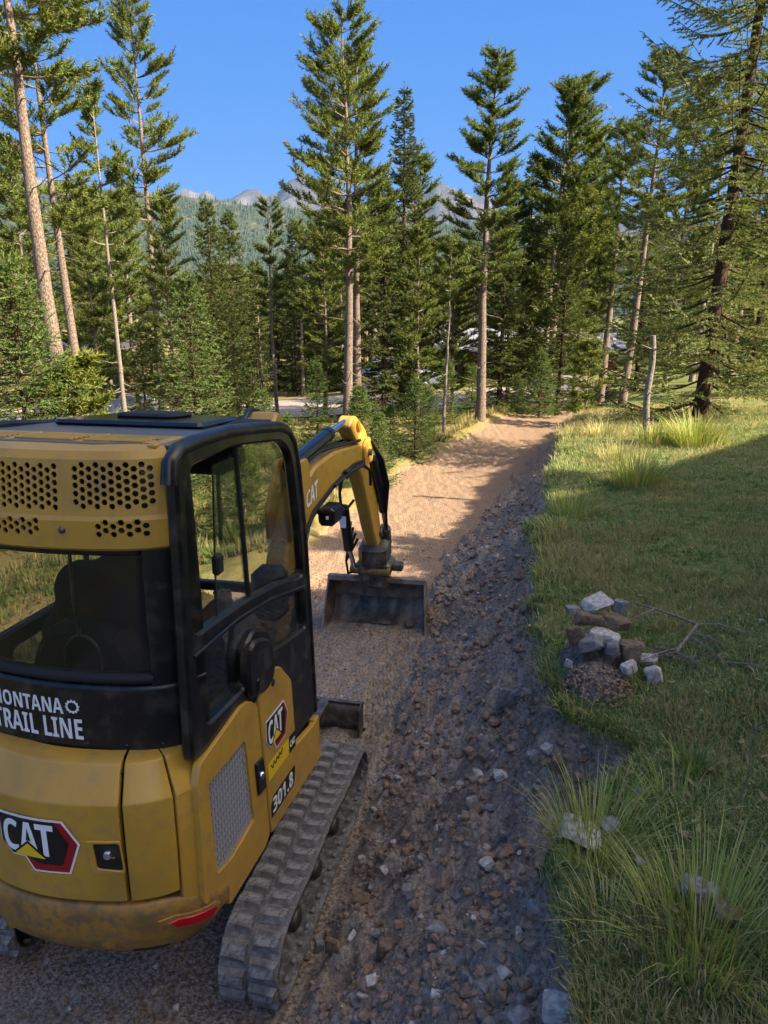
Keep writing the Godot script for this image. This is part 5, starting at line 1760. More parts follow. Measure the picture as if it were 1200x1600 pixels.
	for k in 4:
		put(hitch, "hose", tube([bt * Vector3(2.90, 0.90 + 0.05 * k, -0.10 - 0.02 * k), bt * Vector3(2.88, 0.70, -0.20), bt * Vector3(2.93, 0.57, -0.20), bt * Vector3(3.03, 0.56, -0.14)], 0.011, 7), M.black_matte)
	# grading bucket, open towards the machine
	var bk := Node3D.new()
	bk.name = "bucket"
	mc.add_child(bk)
	bk.transform = Transform3D(Basis(Vector3.UP, 0.03) * Basis(Vector3(0, 0, 1), 0.005), Q(0.245, 0.0, 3.06))
	var prof := [[0.02, 0.475], [0.06, 0.470], [0.17, 0.42], [0.235, 0.32], [0.235, 0.20], [0.17, 0.09], [0.05, 0.03], [-0.16, -0.005]]
	var shell := []
	for t in [0.0, 0.016]:
		for e in prof:
			pass
	var wid := 0.43
	var flare := func(e: Array) -> float: return wid + 0.035 * clampf((0.10 - e[0]) / 0.26, 0.0, 1.0) * (1.0 if e[1] < 0.2 else 0.0)
	for side in [0, 1]:
		for i in prof.size():
			var e: Array = prof[i if side == 0 else prof.size() - 1 - i]
			var g := Vector2(0.0, 0.0) if side == 0 else Vector2(0.010, -0.012 if e[1] < 0.2 else 0.012)
			var hw: float = flare.call(e)
			shell.append(PackedVector3Array([Q(-hw, e[1] + g.y, e[0] + g.x), Q(-hw * 0.33, e[1] + g.y, e[0] + g.x), Q(hw * 0.33, e[1] + g.y, e[0] + g.x), Q(hw, e[1] + g.y, e[0] + g.x)]))
	put(bk, "shell", grid(shell, false, true), M.bucket)
	put(bk, "wear_plate", grid([PackedVector3Array([Q(-0.19, 0.235, 0.222), Q(0.24, 0.235, 0.222)]), PackedVector3Array([Q(-0.19, 0.19, 0.215), Q(0.24, 0.19, 0.215)]), PackedVector3Array([Q(-0.24, 0.098, 0.155), Q(0.22, 0.098, 0.155)]), PackedVector3Array([Q(-0.28, 0.045, 0.045), Q(0.2, 0.045, 0.045)])]), M.steel)
	for sg in [-1.0, 1.0]:
		var cheek := Tris.new()
		var fan := []
		for e in prof:
			fan.append(Q(sg * flare.call(e), e[1], e[0]))
		var n0 := fan.size()
		var mid := Q(sg * wid, 0.20, 0.10)
		for i in n0 - 1:
			cheek.tri(mid, fan[i], fan[i + 1])
			cheek.tri(mid + Vector3(sg * 0.014, 0, 0), fan[i + 1] + Vector3(sg * 0.014, 0, 0), fan[i] + Vector3(sg * 0.014, 0, 0))
			cheek.quad(fan[i], fan[i + 1], fan[i + 1] + Vector3(sg * 0.014, 0, 0), fan[i] + Vector3(sg * 0.014, 0, 0))
		cheek.tri(mid, fan[n0 - 1], fan[0])
		cheek.tri(mid + Vector3(sg * 0.014, 0, 0), fan[0] + Vector3(sg * 0.014, 0, 0), fan[n0 - 1] + Vector3(sg * 0.014, 0, 0))
		cheek.quad(fan[0], fan[n0 - 1], fan[n0 - 1] + Vector3(sg * 0.014, 0, 0), fan[0] + Vector3(sg * 0.014, 0, 0))
		put(bk, "cheek_plate", cheek.mesh(), M.bucket)
	put(bk, "top_beam", box_mesh(Vector3(0.89, 0.055, 0.05), 0.008, Q(0, 0.475, 0.035)), M.bucket)
	put(bk, "cutting_edge", box_mesh(Vector3(0.935, 0.014, 0.10), 0.003, Q(0, -0.004, -0.135)), M.steel)

# ------------------------------------------------------------------ stones, loose soil
func stone_mesh(seed_: int, flat: float) -> ArrayMesh:   # about 1 wide, cut by random planes
	var r := RandomNumberGenerator.new()
	r.seed = seed_
	var planes := []
	for ax in 3:   # a broken block: six jittered faces and some chipped corners
		for sg in [-1.0, 1.0]:
			var n := Vector3(r.randf_range(-0.32, 0.32), r.randf_range(-0.32, 0.32), r.randf_range(-0.32, 0.32))
			n[ax] = sg
			planes.append([n.normalized(), r.randf_range(0.29, 0.40)])
	for k in 6:
		var n := Vector3(r.randf_range(-1, 1), r.randf_range(-1, 1), r.randf_range(-1, 1)).normalized()
		planes.append([n, r.randf_range(0.36, 0.45)])
	var n2 := FastNoiseLite.new()
	n2.seed = seed_
	n2.frequency = 2.2
	var rows := []
	for i in 15:
		var row := PackedVector3Array()
		var th := PI * i / 14.0
		for j in 22:
			var ph := -TAU * j / 22.0
			var d := Vector3(sin(th) * cos(ph), cos(th), sin(th) * sin(ph))
			var q := 0.62
			for p in planes:
				var c: float = d.dot(p[0])
				if c > 0.02:
					q = minf(q, p[1] / c)
			q += n2.get_noise_3dv(d) * 0.018
			row.append(Vector3(d.x, d.y * flat, d.z) * q)
		rows.append(row)
	var t := Tris.new()
	for i in 14:
		for j in 22:
			var j2 := (j + 1) % 22
			t.quad(rows[i + 1][j], rows[i + 1][j2], rows[i][j2], rows[i][j])
	return t.mesh()

func scatter(called: String, mesh: Mesh, m: Material, list: Array, label := "", category := "", parent: Node = self) -> MultiMeshInstance3D:
	var mm := MultiMesh.new()
	mm.transform_format = MultiMesh.TRANSFORM_3D
	mm.mesh = mesh
	mm.instance_count = list.size()
	for k in list.size():
		mm.set_instance_transform(k, list[k])
	var o := MultiMeshInstance3D.new()
	o.name = numbered(called)
	o.multimesh = mm
	o.material_override = m
	parent.add_child(o, true)
	if label != "":
		o.set_meta("label", label)
		o.set_meta("category", category)
	stuff(o)
	return o

func any_basis(r: RandomNumberGenerator, s: Vector3) -> Basis:
	return (Basis(Vector3.UP, r.randf() * TAU) * Basis(Vector3.RIGHT, r.randf_range(-0.5, 0.5)) * Basis(Vector3.FORWARD, r.randf_range(-0.5, 0.5))).scaled_local(s)

func stones():
	var shapes := []
	for k in 9:
		shapes.append(stone_mesh(100 + k, 0.85))
	var r := RandomNumberGenerator.new()
	r.seed = 9
	var i := 0
	for e in ROCKS:
		var lab: String = e[6]
		var grp := "stones of the pile on the lawn" if "pile" in lab and not "pebble" in lab else "stones lying loose in the dug soil"
		var w: float = e[3]
		var h: float = e[4]
		var x: float = e[0]
		var d: float = e[1]
		var y: float = height(x, d).x + h * 0.32 + e[2]
		var f := 0.98 if grp.begins_with("stones of") else 1.0
		var dim := Vector3(w * 1.15, h * 1.4, w * r.randf_range(0.75, 1.1)) * f
		var tilt := r.randf_range(-0.25, 0.25)
		var o := put(self, "stone", shapes[i % 9], M[e[5]], Transform3D((Basis(Vector3.UP, r.randf_range(-0.6, 0.6)) * Basis(Vector3.FORWARD, tilt)).scaled_local(dim), V(x, d, y)))
		tag(o, lab, "stone", grp)
		i += 1
	# soil heap under the pile
	var rows := []
	for a in 25:
		var row := PackedVector3Array()
		for b in 25:
			var u := (a - 12) / 12.0
			var v := (b - 12) / 12.0
			var x := 1.00 + v * 0.25
			var d := 3.05 + u * 0.38
			var k1 := maxf(0.0, 1.0 - pow((x - 0.95) / 0.14, 2.0) - pow((d - 2.92) / 0.17, 2.0))
			var k2 := maxf(0.0, 1.0 - pow((x - 1.03) / 0.19, 2.0) - pow((d - 3.15) / 0.21, 2.0))
			row.append(V(x, d, base_height(x, d).x - 0.05 + maxf(0.15 * pow(k1, 0.6), 0.20 * pow(k2, 0.6)) + nz_rough.get_noise_2d(x * 500.0, d * 500.0) * 0.045))
		rows.append(row)
	var hm := grid(rows)
	var cs := PackedColorArray()
	for k in 625:
		cs.append(Color(0.23, 0.18, 0.145))
	var arr := hm.surface_get_arrays(0)
	arr[Mesh.ARRAY_COLOR] = cs
	var hm2 := ArrayMesh.new()
	hm2.add_surface_from_arrays(Mesh.PRIMITIVE_TRIANGLES, arr)
	var heap := put(self, "soil_heap", hm2, M.soil)
	tag(heap, "crumbly brown lump of soil under the left of the stone pile", "soil heap")
	# crumbs and gravel nobody could count
	var lists := [[], [], [], []]
	var placed := 0
	while placed < 38000:
		var d := 1.0 + pow(r.randf(), 1.5) * 9.0
		var x := r.randf_range(-2.6, 2.6) * (0.6 + d * 0.12)
		var b := base_height(x, d)
		if b.y > 1.5:
			if r.randf() > 0.015 or b.y > 2.5 or d > 4.0:
				continue
		if b.y < 0.5 and d > 6.2 and r.randf() > 0.25:
			continue
		if b.y < 0.5 and d > 3.3 and r.randf() < 0.7:
			continue
		if beside_machine(x, d) > 0.3 and r.randf() < 0.5:
			continue
		if nz.get_noise_2d(x * 130.0 + 7.0, d * 130.0) < -0.05 and r.randf() < 0.55:
			continue
		var big := pow(r.randf(), 7.0)
		var s := lerpf(0.006, 0.062, big) * (0.8 + d * 0.06) * (0.55 if b.y < 0.5 and (d > 3.4 or beside_machine(x, d) > 0.0) else 1.0)
		var y := height(x, d).x
		var which := 0
		var u := r.randf()
		if u > 0.80:
			which = 1
		if u > 0.90:
			which = 2
		if u > 0.965:
			which = 3
		lists[which].append(Transform3D(any_basis(r, Vector3(s, s * r.randf_range(0.5, 0.9), s * r.randf_range(0.7, 1.3))), V(x, d, y + s * 0.15)))
		placed += 1
	for k in 520:
		var a := r.randf() * TAU
		var q := sqrt(r.randf())
		var x := 0.95 + cos(a) * q * 0.16
		var d := 2.90 + sin(a) * q * 0.19
		var s := r.randf_range(0.005, 0.020)
		lists[0].append(Transform3D(any_basis(r, Vector3(s, s * 0.8, s)), V(x, d, base_height(x, d).x - 0.03 + 0.13 * pow(maxf(0.0, 1.0 - q * q), 0.6))))
	scatter("loose_soil_crumbs", stone_mesh(201, 0.9), M.clod, lists[0], "brown crumbs of loose soil strewn over the dug ground", "soil")
	scatter("loose_gravel", stone_mesh(202, 0.8), M.stone, lists[1], "grey gravel strewn over the dug ground", "gravel")
	scatter("brown_gravel", stone_mesh(203, 0.8), M.stone_brown, lists[2], "brown gravel strewn over the dug ground", "gravel")
	scatter("pale_gravel", stone_mesh(204, 0.8), M.stone_pale, lists[3], "pale gravel bits strewn over the dug ground", "gravel")

# ------------------------------------------------------------------ grasses
func blade(v: PackedVector3Array, c: PackedColorArray, p: Vector3, lean: Vector3, h: float, w: float, col: Color, seg := 3, droop := 0.5):
	var side := lean.cross(Vector3.UP)
	if side.length_squared() < 1e-6:
		side = Vector3.RIGHT
	side = side.normalized() * w
	var prev := p
	for k in seg:
		var t := float(k + 1) / seg
		var q := p + Vector3.UP * h * (t - droop * 0.45 * t * t) + lean * h * (0.35 * t + droop * 0.75 * t * t)
		var w0 := 1.0 - float(k) / seg
		var w1 := 1.0 - t
		v.append_array(PackedVector3Array([prev - side * w0, prev + side * w0, q + side * w1]))
		c.append_array(PackedColorArray([col, col, col]))
		if k < seg - 1:
			v.append_array(PackedVector3Array([prev - side * w0, q + side * w1, q - side * w1]))
			c.append_array(PackedColorArray([col, col, col]))
		prev = q

func clump(seed_: int, n: int, radius: float, h0: float, h1: float, w: float, cols: Array, droop := 0.5, seg := 3) -> ArrayMesh:
	var r := RandomNumberGenerator.new()
	r.seed = seed_
	var v := PackedVector3Array()
	var c := PackedColorArray()
	for i in n:
		var a := r.randf() * TAU
		var q := sqrt(r.randf()) * radius
		var lean := Vector3(cos(a), 0, sin(a)) * r.randf_range(0.1, 0.9) * (0.3 + q / maxf(radius, 0.001) * 0.7)
		var col: Color = cols[r.randi() % cols.size()]
		var k := r.randf_range(0.75, 1.2)
		blade(v, c, Vector3(cos(a) * q, -0.01, sin(a) * q), lean, r.randf_range(h0, h1), w * r.randf_range(0.7, 1.2), Color(col.r * k, col.g * k, col.b * k), seg, droop * r.randf_range(0.5, 1.4))
	return foliage_mesh(v, c)

func grasses():
	var r := RandomNumberGenerator.new()
	r.seed = 31
	var green := [Color(0.150, 0.225, 0.060), Color(0.200, 0.270, 0.080), Color(0.260, 0.300, 0.110), Color(0.380, 0.350, 0.170), Color(0.110, 0.190, 0.060)]
	var straw := [Color(0.42, 0.33, 0.15), Color(0.50, 0.39, 0.20), Color(0.32, 0.28, 0.11), Color(0.24, 0.25, 0.08)]
	var lists := [[], [], [], [], []]
	var n := 0
	while n < 90000:
		var d := 1.1 + pow(r.randf(), 1.25) * 19.0
		var x := r.randf_range(0.0, 1.0) * (1.2 + d * 0.75)
		var b := base_height(x, d)
		if b.y < 1.5 or b.y > 2.5:
			if r.randf() < 0.0004:
				n += 1
			continue
		var patch := nz.get_noise_2d(x * 60.0 + 11.0, d * 60.0)
		n += 1
		if patch > 0.22 and r.randf() < 0.75:
			continue
		var i := clampi(int(d * 50.0), 0, 3200)
		var rim := clampf(1.0 - (x - l_edge[i]) / 0.5, 0.0, 1.0) * clampf((d - 2.0) / 3.0, 0.0, 1.0)
		var s := r.randf_range(0.55, 1.15) * (1.0 + rim * 0.7) * (0.85 + d * 0.035)
		var which := r.randi() % 3
		if r.randf() < 0.05 + 0.50 * clampf((d - 9.0) / 8.0, 0.0, 1.0) * clampf(1.5 - (x - l_edge[i]) * 0.4, 0.0, 1.0):
			which = 3
		if nz.get_noise_2d(x * 75.0 + 200.0, d * 75.0) > 0.12 and r.randf() < 0.28:
			which = 3
		lists[which].append(Transform3D(Basis(Vector3.UP, r.randf() * TAU).scaled(Vector3(s, s * r.randf_range(0.7, 1.3), s)), V(x, d, b.x - 0.004)))
	for k in 3:
		scatter("lawn_grass", clump(400 + k, 15, 0.055, 0.025, 0.075, 0.0032, green, 0.9, 2), M.blades, lists[k], "short tufted green lawn grass beside the trail", "grass")
	scatter("dry_lawn_grass", clump(410, 16, 0.06, 0.04, 0.13, 0.003, straw, 0.8, 2), M.blades, lists[3], "dry straw-coloured grass mixed into the lawn", "grass")
	var weeds := []
	for q in 9000:
		var d := 1.3 + pow(r.randf(), 1.3) * 11.0
		var x := r.randf() * (1.0 + d * 0.7)
		if base_height(x, d).y != 2.0 or nz.get_noise_2d(x * 110.0 + 60.0, d * 110.0) < 0.08:
			continue
		var s := r.randf_range(0.6, 1.5)
		weeds.append(Transform3D(Basis(Vector3.UP, r.randf() * TAU).scaled(Vector3(s, s * r.randf_range(0.6, 1.2), s)), V(x, d, ground_y(x, d))))
	scatter("lawn_weeds", clump(415, 16, 0.06, 0.02, 0.06, 0.010, [Color(0.10, 0.19, 0.05), Color(0.14, 0.22, 0.06), Color(0.30, 0.29, 0.09), Color(0.09, 0.16, 0.06)], 1.2, 2), M.blades, weeds, "low broad-leaved weeds in patches among the lawn grass", "weeds")
	# dry grass on the trail's left verge and forest floor
	var dry := []
	var herb := []
	n = 0
	while n < 13000:
		var d := 5.0 + pow(r.randf(), 1.2) * 24.0
		var i := clampi(int(d * 50.0), 0, 3200)
		var x := l_left[i] - 0.3 - pow(r.randf(), 1.6) * 9.0
		n += 1
		if nz.get_noise_2d(x * 45.0, d * 45.0 + 40.0) < -0.08:
			continue
		var s := r.randf_range(0.7, 1.7)
		var b := Transform3D(Basis(Vector3.UP, r.randf() * TAU).scaled(Vector3(s, s * r.randf_range(0.7, 1.3), s)), V(x, d, ground_y(x, d) - 0.02))
		if r.randf() < (0.40 if d < 13.0 and x < -1.0 else 0.72):
			dry.append(b)
		else:
			herb.append(b)
	scatter("dry_grass", clump(411, 20, 0.09, 0.06, 0.20, 0.004, straw, 0.7, 2), M.blades, dry, "dry straw-coloured grass along the trail's left verge", "grass")
	scatter("green_herbs", clump(412, 18, 0.10, 0.05, 0.16, 0.009, [Color(0.10, 0.15, 0.03), Color(0.15, 0.19, 0.04), Color(0.07, 0.11, 0.025)], 0.9, 2), M.blades, herb, "low green plants growing along the trail's left verge", "plants")
	# tussocks
	var tus := [
		[0.66, 1.90, 130, 0.14, 0.14, 0.36, "yellow-green tussock of long arching blades overhanging the bank in the foreground", 0.0026, 0],
		[0.84, 1.52, 180, 0.17, 0.16, 0.40, "largest grass tussock with long tangled blades in the bottom right corner", 0.0026, 0],
		[0.62, 1.60, 40, 0.08, 0.10, 0.25, "straggly tussock drooping over the soil left of the largest one", 0.0026, 2],
		[1.06, 1.50, 60, 0.12, 0.12, 0.28, "dark green tussock at the right bottom edge", 0.0030, 1],
		[1.12, 2.28, 38, 0.05, 0.11, 0.23, "small bright green tuft of broad blades on the lawn below the branch", 0.0050, 1],
		[2.62, 7.30, 150, 0.26, 0.28, 0.66, "shaded arching tussock left of the sunlit one near the snag", 0.006, 0],
		[4.28, 9.70, 200, 0.36, 0.34, 0.78, "bright yellow-green tussock in full sun below the big spruce", 0.007, 0],
		[3.80, 9.95, 90, 0.26, 0.26, 0.60, "smaller sunlit tussock left of the bright one", 0.007, 0],
		[1.73, 6.30, 90, 0.22, 0.15, 0.36, "low grass clump at the lawn's edge half in sun", 0.005, 0],
		[1.46, 5.68, 60, 0.16, 0.10, 0.26, "low grass clump on the lawn's edge in the shade", 0.005, 0],
		[0.83, 2.70, 14, 0.06, 0.12, 0.27, "thin tuft of pale stalks at the lawn edge above the slumped soil", 0.0026, 2],
		[0.86, 2.95, 40, 0.10, 0.05, 0.12, "low dark green patch at the lawn edge left of the stone pile", 0.005, 1],
		[0.98, 2.06, 30, 0.10, 0.10, 0.26, "loose tuft beside the hole above the foreground tussock", 0.003, 0],
		[3.00, 8.90, 70, 0.30, 0.20, 0.46, "straw-coloured grass clump near the foot of the snag", 0.005, 2],
		[3.50, 11.3, 80, 0.34, 0.2, 0.46, "dry grass clump beside the far part of the bank", 0.006, 2],
		[4.3, 13.6, 80, 0.45, 0.22, 0.52, "dry grass clump beyond the snag near the trail's end", 0.007, 2]]
	var pal := [[Color(0.34, 0.37, 0.075), Color(0.44, 0.43, 0.12), Color(0.20, 0.29, 0.055), Color(0.52, 0.45, 0.20), Color(0.25, 0.33, 0.08)], [Color(0.110, 0.202, 0.043), Color(0.151, 0.252, 0.059), Color(0.202, 0.269, 0.067), Color(0.252, 0.286, 0.084)], [Color(0.571, 0.470, 0.235), Color(0.470, 0.420, 0.168), Color(0.336, 0.336, 0.101)], [Color(0.336, 0.437, 0.067), Color(0.437, 0.504, 0.084), Color(0.252, 0.370, 0.059), Color(0.504, 0.487, 0.134)]]
	var k := 0
	for e in tus:
		var o := put(self, "grass_tussock", clump(500 + k, e[2] * 3, e[3], e[4], e[5], e[7], pal[e[8]], 0.85, 5), M.blades, Transform3D(Basis(), V(e[0], e[1], ground_y(e[0], e[1]) - 0.03)))
		tag(o, e[6], "grass tussock", "grass tussocks along the lawn edge")
		k += 1
	# seed stalks
	var stalk_spots := [[1.12, 2.00, 0.38, "tall dry seed stalk right of the foreground tussock"], [1.17, 2.06, 0.32, "shorter dry seed stalk beside the tall one on the lawn"], [0.70, 2.35, 0.32, "thin dry stalk standing in the slumped soil"], [0.95, 2.58, 0.28, "dry stalk at the lawn edge above the hole"]]
	for e in stalk_spots:
		var t := thing("seed_stalk", e[3], "grass stalk", V(e[0], e[1], ground_y(e[0], e[1]) - 0.02), 0.0, "dry seed stalks")
		var lean := Vector3(r.randf_range(-0.15, 0.2), 1.0, r.randf_range(-0.1, 0.1))
		var pts := []
		for q in 6:
			pts.append(lean * e[2] * q / 5.0 + Vector3(0.03 * sin(q * 0.6), 0, 0))
		put(t, "stem", tube(pts, [0.002, 0.002, 0.0018, 0.0016, 0.0014, 0.001], 5), M.dead_grass)
		var v := PackedVector3Array()
		var c := PackedColorArray()
		shoot(v, c, r, pts[4], (pts[5] - pts[4]).normalized(), e[2] * 0.26, 60, 0.016, 0.0016, Color(0.36, 0.29, 0.17), 0.5)
		put(t, "seed_head", foliage_mesh(v, c), M.blades)
	# fallen branch by the stones
	var br := thing("fallen_branch", "grey forked dead branch lying on the lawn right of the stone pile", "branch", V(1.48, 3.30, ground_y(1.48, 3.30) + 0.03))
	br.scale = Vector3.ONE * 0.85
	var t1 := Tris.new()
	limb(t1, [Vector3(-0.42, 0.12, -0.34), Vector3(-0.2, 0.14, -0.22), Vector3(0.0, 0.10, -0.14), Vector3(0.12, 0.07, -0.06), Vector3(0.02, 0.05, 0.06), Vector3(-0.10, 0.02, 0.20)], 0.004, 0.011, 6)
	put(br, "main_stem", t1.mesh(), M.bark_dead)
	var forks := [[0.12, 0.07, -0.06, 0.36, 0.05, -0.02], [0.02, 0.05, 0.06, 0.12, 0.01, 0.30], [-0.10, 0.02, 0.20, -0.22, 0.01, 0.24], [-0.1, 0.12, -0.18, -0.30, 0.09, -0.06], [0.06, 0.05, 0.02, 0.20, 0.02, 0.14], [-0.05, 0.03, 0.15, -0.40, 0.02, 0.36], [-0.10, 0.02, 0.20, -0.02, 0.0, 0.40], [0.12, 0.01, 0.30, 0.34, 0.01, 0.38], [-0.30, 0.02, 0.32, -0.5, 0.02, 0.34]]
	for f in forks:
		var tt := Tris.new()
		var a := Vector3(f[0], f[1], f[2])
		var e := Vector3(f[3], f[4], f[5])
		limb(tt, [a, a.lerp(e, 0.5) + Vector3(r.randf_range(-0.02, 0.02), 0.015, r.randf_range(-0.02, 0.02)), e], 0.006, 0.0025, 4)
		for q in 12:
			var p := a.lerp(e, r.randf_range(0.2, 1.0))
			limb(tt, [p, p + Vector3(r.randf_range(-0.13, 0.13), r.randf_range(-0.01, 0.05), r.randf_range(-0.13, 0.13))], 0.0022, 0.001, 3)
		put(br, "twig", tt.mesh(), M.bark_dead)
	# fallen leaves and twigs on the lawn
	var chips := []
	for q in 700:
		var d := 1.6 + r.randf() * 7.0
		var x := r.randf() * (1.0 + d * 0.6)
		if base_height(x, d).y != 2.0:
			continue
		var s := r.randf_range(0.012, 0.04)
		chips.append(Transform3D(any_basis(r, Vector3(s, s * 0.12, s * 0.5)), V(x, d, ground_y(x, d) + 0.03)))
	scatter("leaf_litter", stone_mesh(300, 0.6), M.dead_grass, chips, "dry leaves and chips of bark lying on the lawn", "litter")

# ------------------------------------------------------------------ forest
func forest():
	var g1 := Color(0.145, 0.180, 0.046)
	var g2 := Color(0.118, 0.156, 0.045)
	var b1 := Color(0.055, 0.085, 0.040)
	var s := {}
	s.pineA = [pine_shape(11, 10.0, 0.66, 1.4, 0.135, 0.9, g1), 10.0, "bark_pine"]
	s.pineB = [pine_shape(12, 11.0, 0.52, 1.35, 0.125, 0.85, g1, 26), 11.0, "bark_pine"]
	s.pineC = [pine_shape(13, 8.5, 0.50, 0.95, 0.085, 0.72, g2, 26), 8.5, "bark_dead"]
	s.pineD = [pine_shape(14, 10.0, 0.42, 1.75, 0.135, 1.0, g1, 18), 10.0, "bark_pine"]
	s.pineE = [pine_shape(15, 9.5, 0.40, 1.05, 0.125, 1.0, g2, 18), 9.5, "bark_pine"]
	s.pineF = [pine_shape(16, 8.0, 0.16, 1.25, 0.08, 0.95, g1, 10), 8.0, "bark_pine"]
	s.pineG = [pine_shape(17, 5.2, 0.70, 0.5, 0.045, 0.8, g1, 10), 5.2, "bark_dead"]
	s.spruceA = [spruce_shape(21, 2.4, 0.72, 0.035, 0.12, 0.06, Color(0.118, 0.180, 0.052), 0.05, 0.85, 7, 0.036, 0.008), 2.4, "bark_spruce"]
	s.spruceB = [spruce_shape(22, 4.3, 1.25, 0.06, 0.17, 0.10, Color(0.122, 0.176, 0.054), 0.05, 0.8, 8, 0.045, 0.009), 4.3, "bark_spruce"]
	s.spruceC = [spruce_shape(23, 6.4, 1.25, 0.085, 0.24, 0.2, Color(0.100, 0.130, 0.042), 0.18, 0.8, 7, 0.065, 0.012), 6.4, "bark_spruce"]
	s.spruceD = [spruce_shape(24, 10.0, 0.95, 0.10, 0.27, 0.3, Color(0.080, 0.105, 0.040), 0.30, 0.65, 6, 0.065, 0.013), 10.0, "bark_spruce"]
	s.young_pine = [pine_shape(18, 2.4, 0.04, 0.55, 0.03, 1.0, Color(0.17, 0.20, 0.040), 0), 2.4, "bark_pine"]
	var r := RandomNumberGenerator.new()
	r.seed = 5
	for e in TREES:
		var q: Array = s[e[0]]
		var y := ground_y(e[1], e[2]) - 0.05
		var grp: String = {"pine_tree": "pines of the forest edge", "spruce_tree": "spruces of the forest edge", "pine_sapling": "young pines near the trail"}[e[5]]
		plant_tree(q[0], e[5], M[q[2]], V(e[1], e[2], y), (e[3] - y) / q[1], r.randf() * TAU, Vector2(e[4], r.randf_range(-0.01, 0.01)), e[6], grp)
	for e in [[-1.35, 9.1, 0.38], [-2.0, 10.3, 0.5], [-2.7, 9.0, 0.45], [-0.75, 11.6, 0.42], [-3.3, 11.2, 0.62], [-1.7, 12.6, 0.55], [0.15, 15.4, 0.48], [-0.6, 14.9, 0.6], [1.1, 17.6, 0.5], [-4.2, 9.8, 0.55], [-2.4, 14.2, 0.7]]:
		plant_tree(s.spruceA[0], "spruce_seedling", M.bark_spruce, V(e[0], e[1], ground_y(e[0], e[1]) - 0.04), e[2], r.randf() * TAU, Vector2.ZERO, "knee-high green spruce seedling on the slope left of the trail", "spruce seedlings left of the trail")
	# the big spruce on the right and the snag before it
	var big := spruce_shape(41, 15.0, 2.7, 0.145, 0.46, 0.45, Color(0.185, 0.215, 0.078), 0.10, 0.60, 8, 0.055, 0.0095, 0.42)
	plant_tree(big, "spruce_tree", M.bark_spruce, V(5.98, 13.6, ground_y(5.98, 13.6) - 0.05), 1.0, 0.4, Vector2(0.035, 0.0), "big layered spruce filling the right side beside the lawn", "spruces of the forest edge")
	var snag := thing("dead_trunk", "grey broken-topped dead trunk standing before the big spruce", "dead tree", V(3.70, 10.15, ground_y(3.70, 10.15) - 0.05))
	var rr := []
	var pp := []
	for k in 9:
		pp.append(Vector3(sin(k * 1.3) * 0.02, k * 0.19, cos(k * 1.7) * 0.015))
		rr.append(0.050 - k * 0.0015)
	put(snag, "trunk", tube(pp, rr, 10), M.bark_dead)
	for k in 9:
		var st := Tris.new()
		var a := r.randf() * TAU
		var p: Vector3 = pp[r.randi_range(2, 7)]
		limb(st, [p, p + Vector3(cos(a) * 0.25, r.randf_range(-0.08, 0.1), sin(a) * 0.25)], 0.012, 0.004, 4)
		put(snag, "broken_stub", st.mesh(), M.bark_dead)
	# pine beside the lodge, outside the picture: its top throws the dappled shade on the trail
	plant_tree(s.pineE[0], "pine_tree", M.bark_pine, V(7.4, 5.7, ground_y(7.4, 5.7) - 0.05), 0.70, 1.0, Vector2.ZERO, "pine standing beside the lodge to the right of the lawn", "pines by the lodge")
	# deeper wood
	var n := 0
	var tries := 0
	while n < 140 and tries < 3000:
		tries += 1
		var d := r.randf_range(27.0, 62.0)
		var px := r.randf_range(-80.0, 1280.0) if n < 95 else r.randf_range(330.0, 540.0)
		var x := (px - 600.0) / 1124.0 * d * 0.964
		var off := d - (27.4 + x * 0.10)
		if off > -1.0 and off < 7.8:
			continue
		if px > 375 and px < 480 and d < 37.0:
			continue
		var kind := r.randf()
		var q: Array = s.spruceC if kind < 0.22 else s.spruceD if kind < 0.42 else s.pineC if kind < 0.66 else s.pineF if kind < 0.9 else s.pineE
		var fir := kind < 0.42
		var top := d * r.randf_range(0.055, 0.165) + 2.4
		if px > 240 and px < 500:
			top = 2.4 + d * r.randf_range(0.035, 0.075)
		if px > 640 and px < 760:
			top = minf(top, 2.4 + d * 0.10)
		var y := ground_y(x, d) - 0.1
		plant_tree(q[0], "spruce_tree" if fir else "pine_tree", M[q[2]], V(x, d, y), (top - y) / q[1], r.randf() * TAU, Vector2(r.randf_range(-0.02, 0.03), 0.0), "spruce standing deep in the wood behind the forest edge" if fir else "thin pine standing deep in the wood behind the forest edge", "spruces deep in the wood" if fir else "pines deep in the wood")
		n += 1
	# understorey shrubs and seedlings on the left of the trail
	var shrub_shape := {"trunk": tube([Vector3(0, -0.1, 0), Vector3(0.02, 0.2, 0)], 0.012, 5), "limbs": tube([Vector3(0, 0.05, 0), Vector3(0.08, 0.3, 0.05)], 0.006, 4), "crown": clump(600, 150, 0.16, 0.18, 0.55, 0.016, [Color(0.16, 0.21, 0.04), Color(0.12, 0.17, 0.035), Color(0.20, 0.21, 0.06)], 0.5, 3)}
	var where := [[-2.3, 7.6], [-3.0, 8.2], [-1.9, 8.8], [-2.8, 9.8], [-3.7, 9.4], [-1.2, 9.9], [-2.2, 11.2], [-4.6, 7.6], [-3.9, 6.6], [-0.9, 12.2], [-0.2, 13.2], [0.9, 16.6]]
	for e in where:
		var o := thing("leafy_shrub", "low leafy green shrub on the sunlit slope left of the trail", "shrub", V(e[0], e[1], ground_y(e[0], e[1])), r.randf() * TAU, "shrubs left of the trail")
		o.scale = Vector3.ONE * r.randf_range(0.6, 1.1)
		put(o, "stem", shrub_shape.trunk, M.bark_spruce)
		put(o, "leaves", shrub_shape.crown, M.blades)

# ------------------------------------------------------------------ the machine's driver
func smin(a: float, b: float, k: float) -> float:
	var h := maxf(k - absf(a - b), 0.0) / k
	return minf(a, b) - h * h * k * 0.25

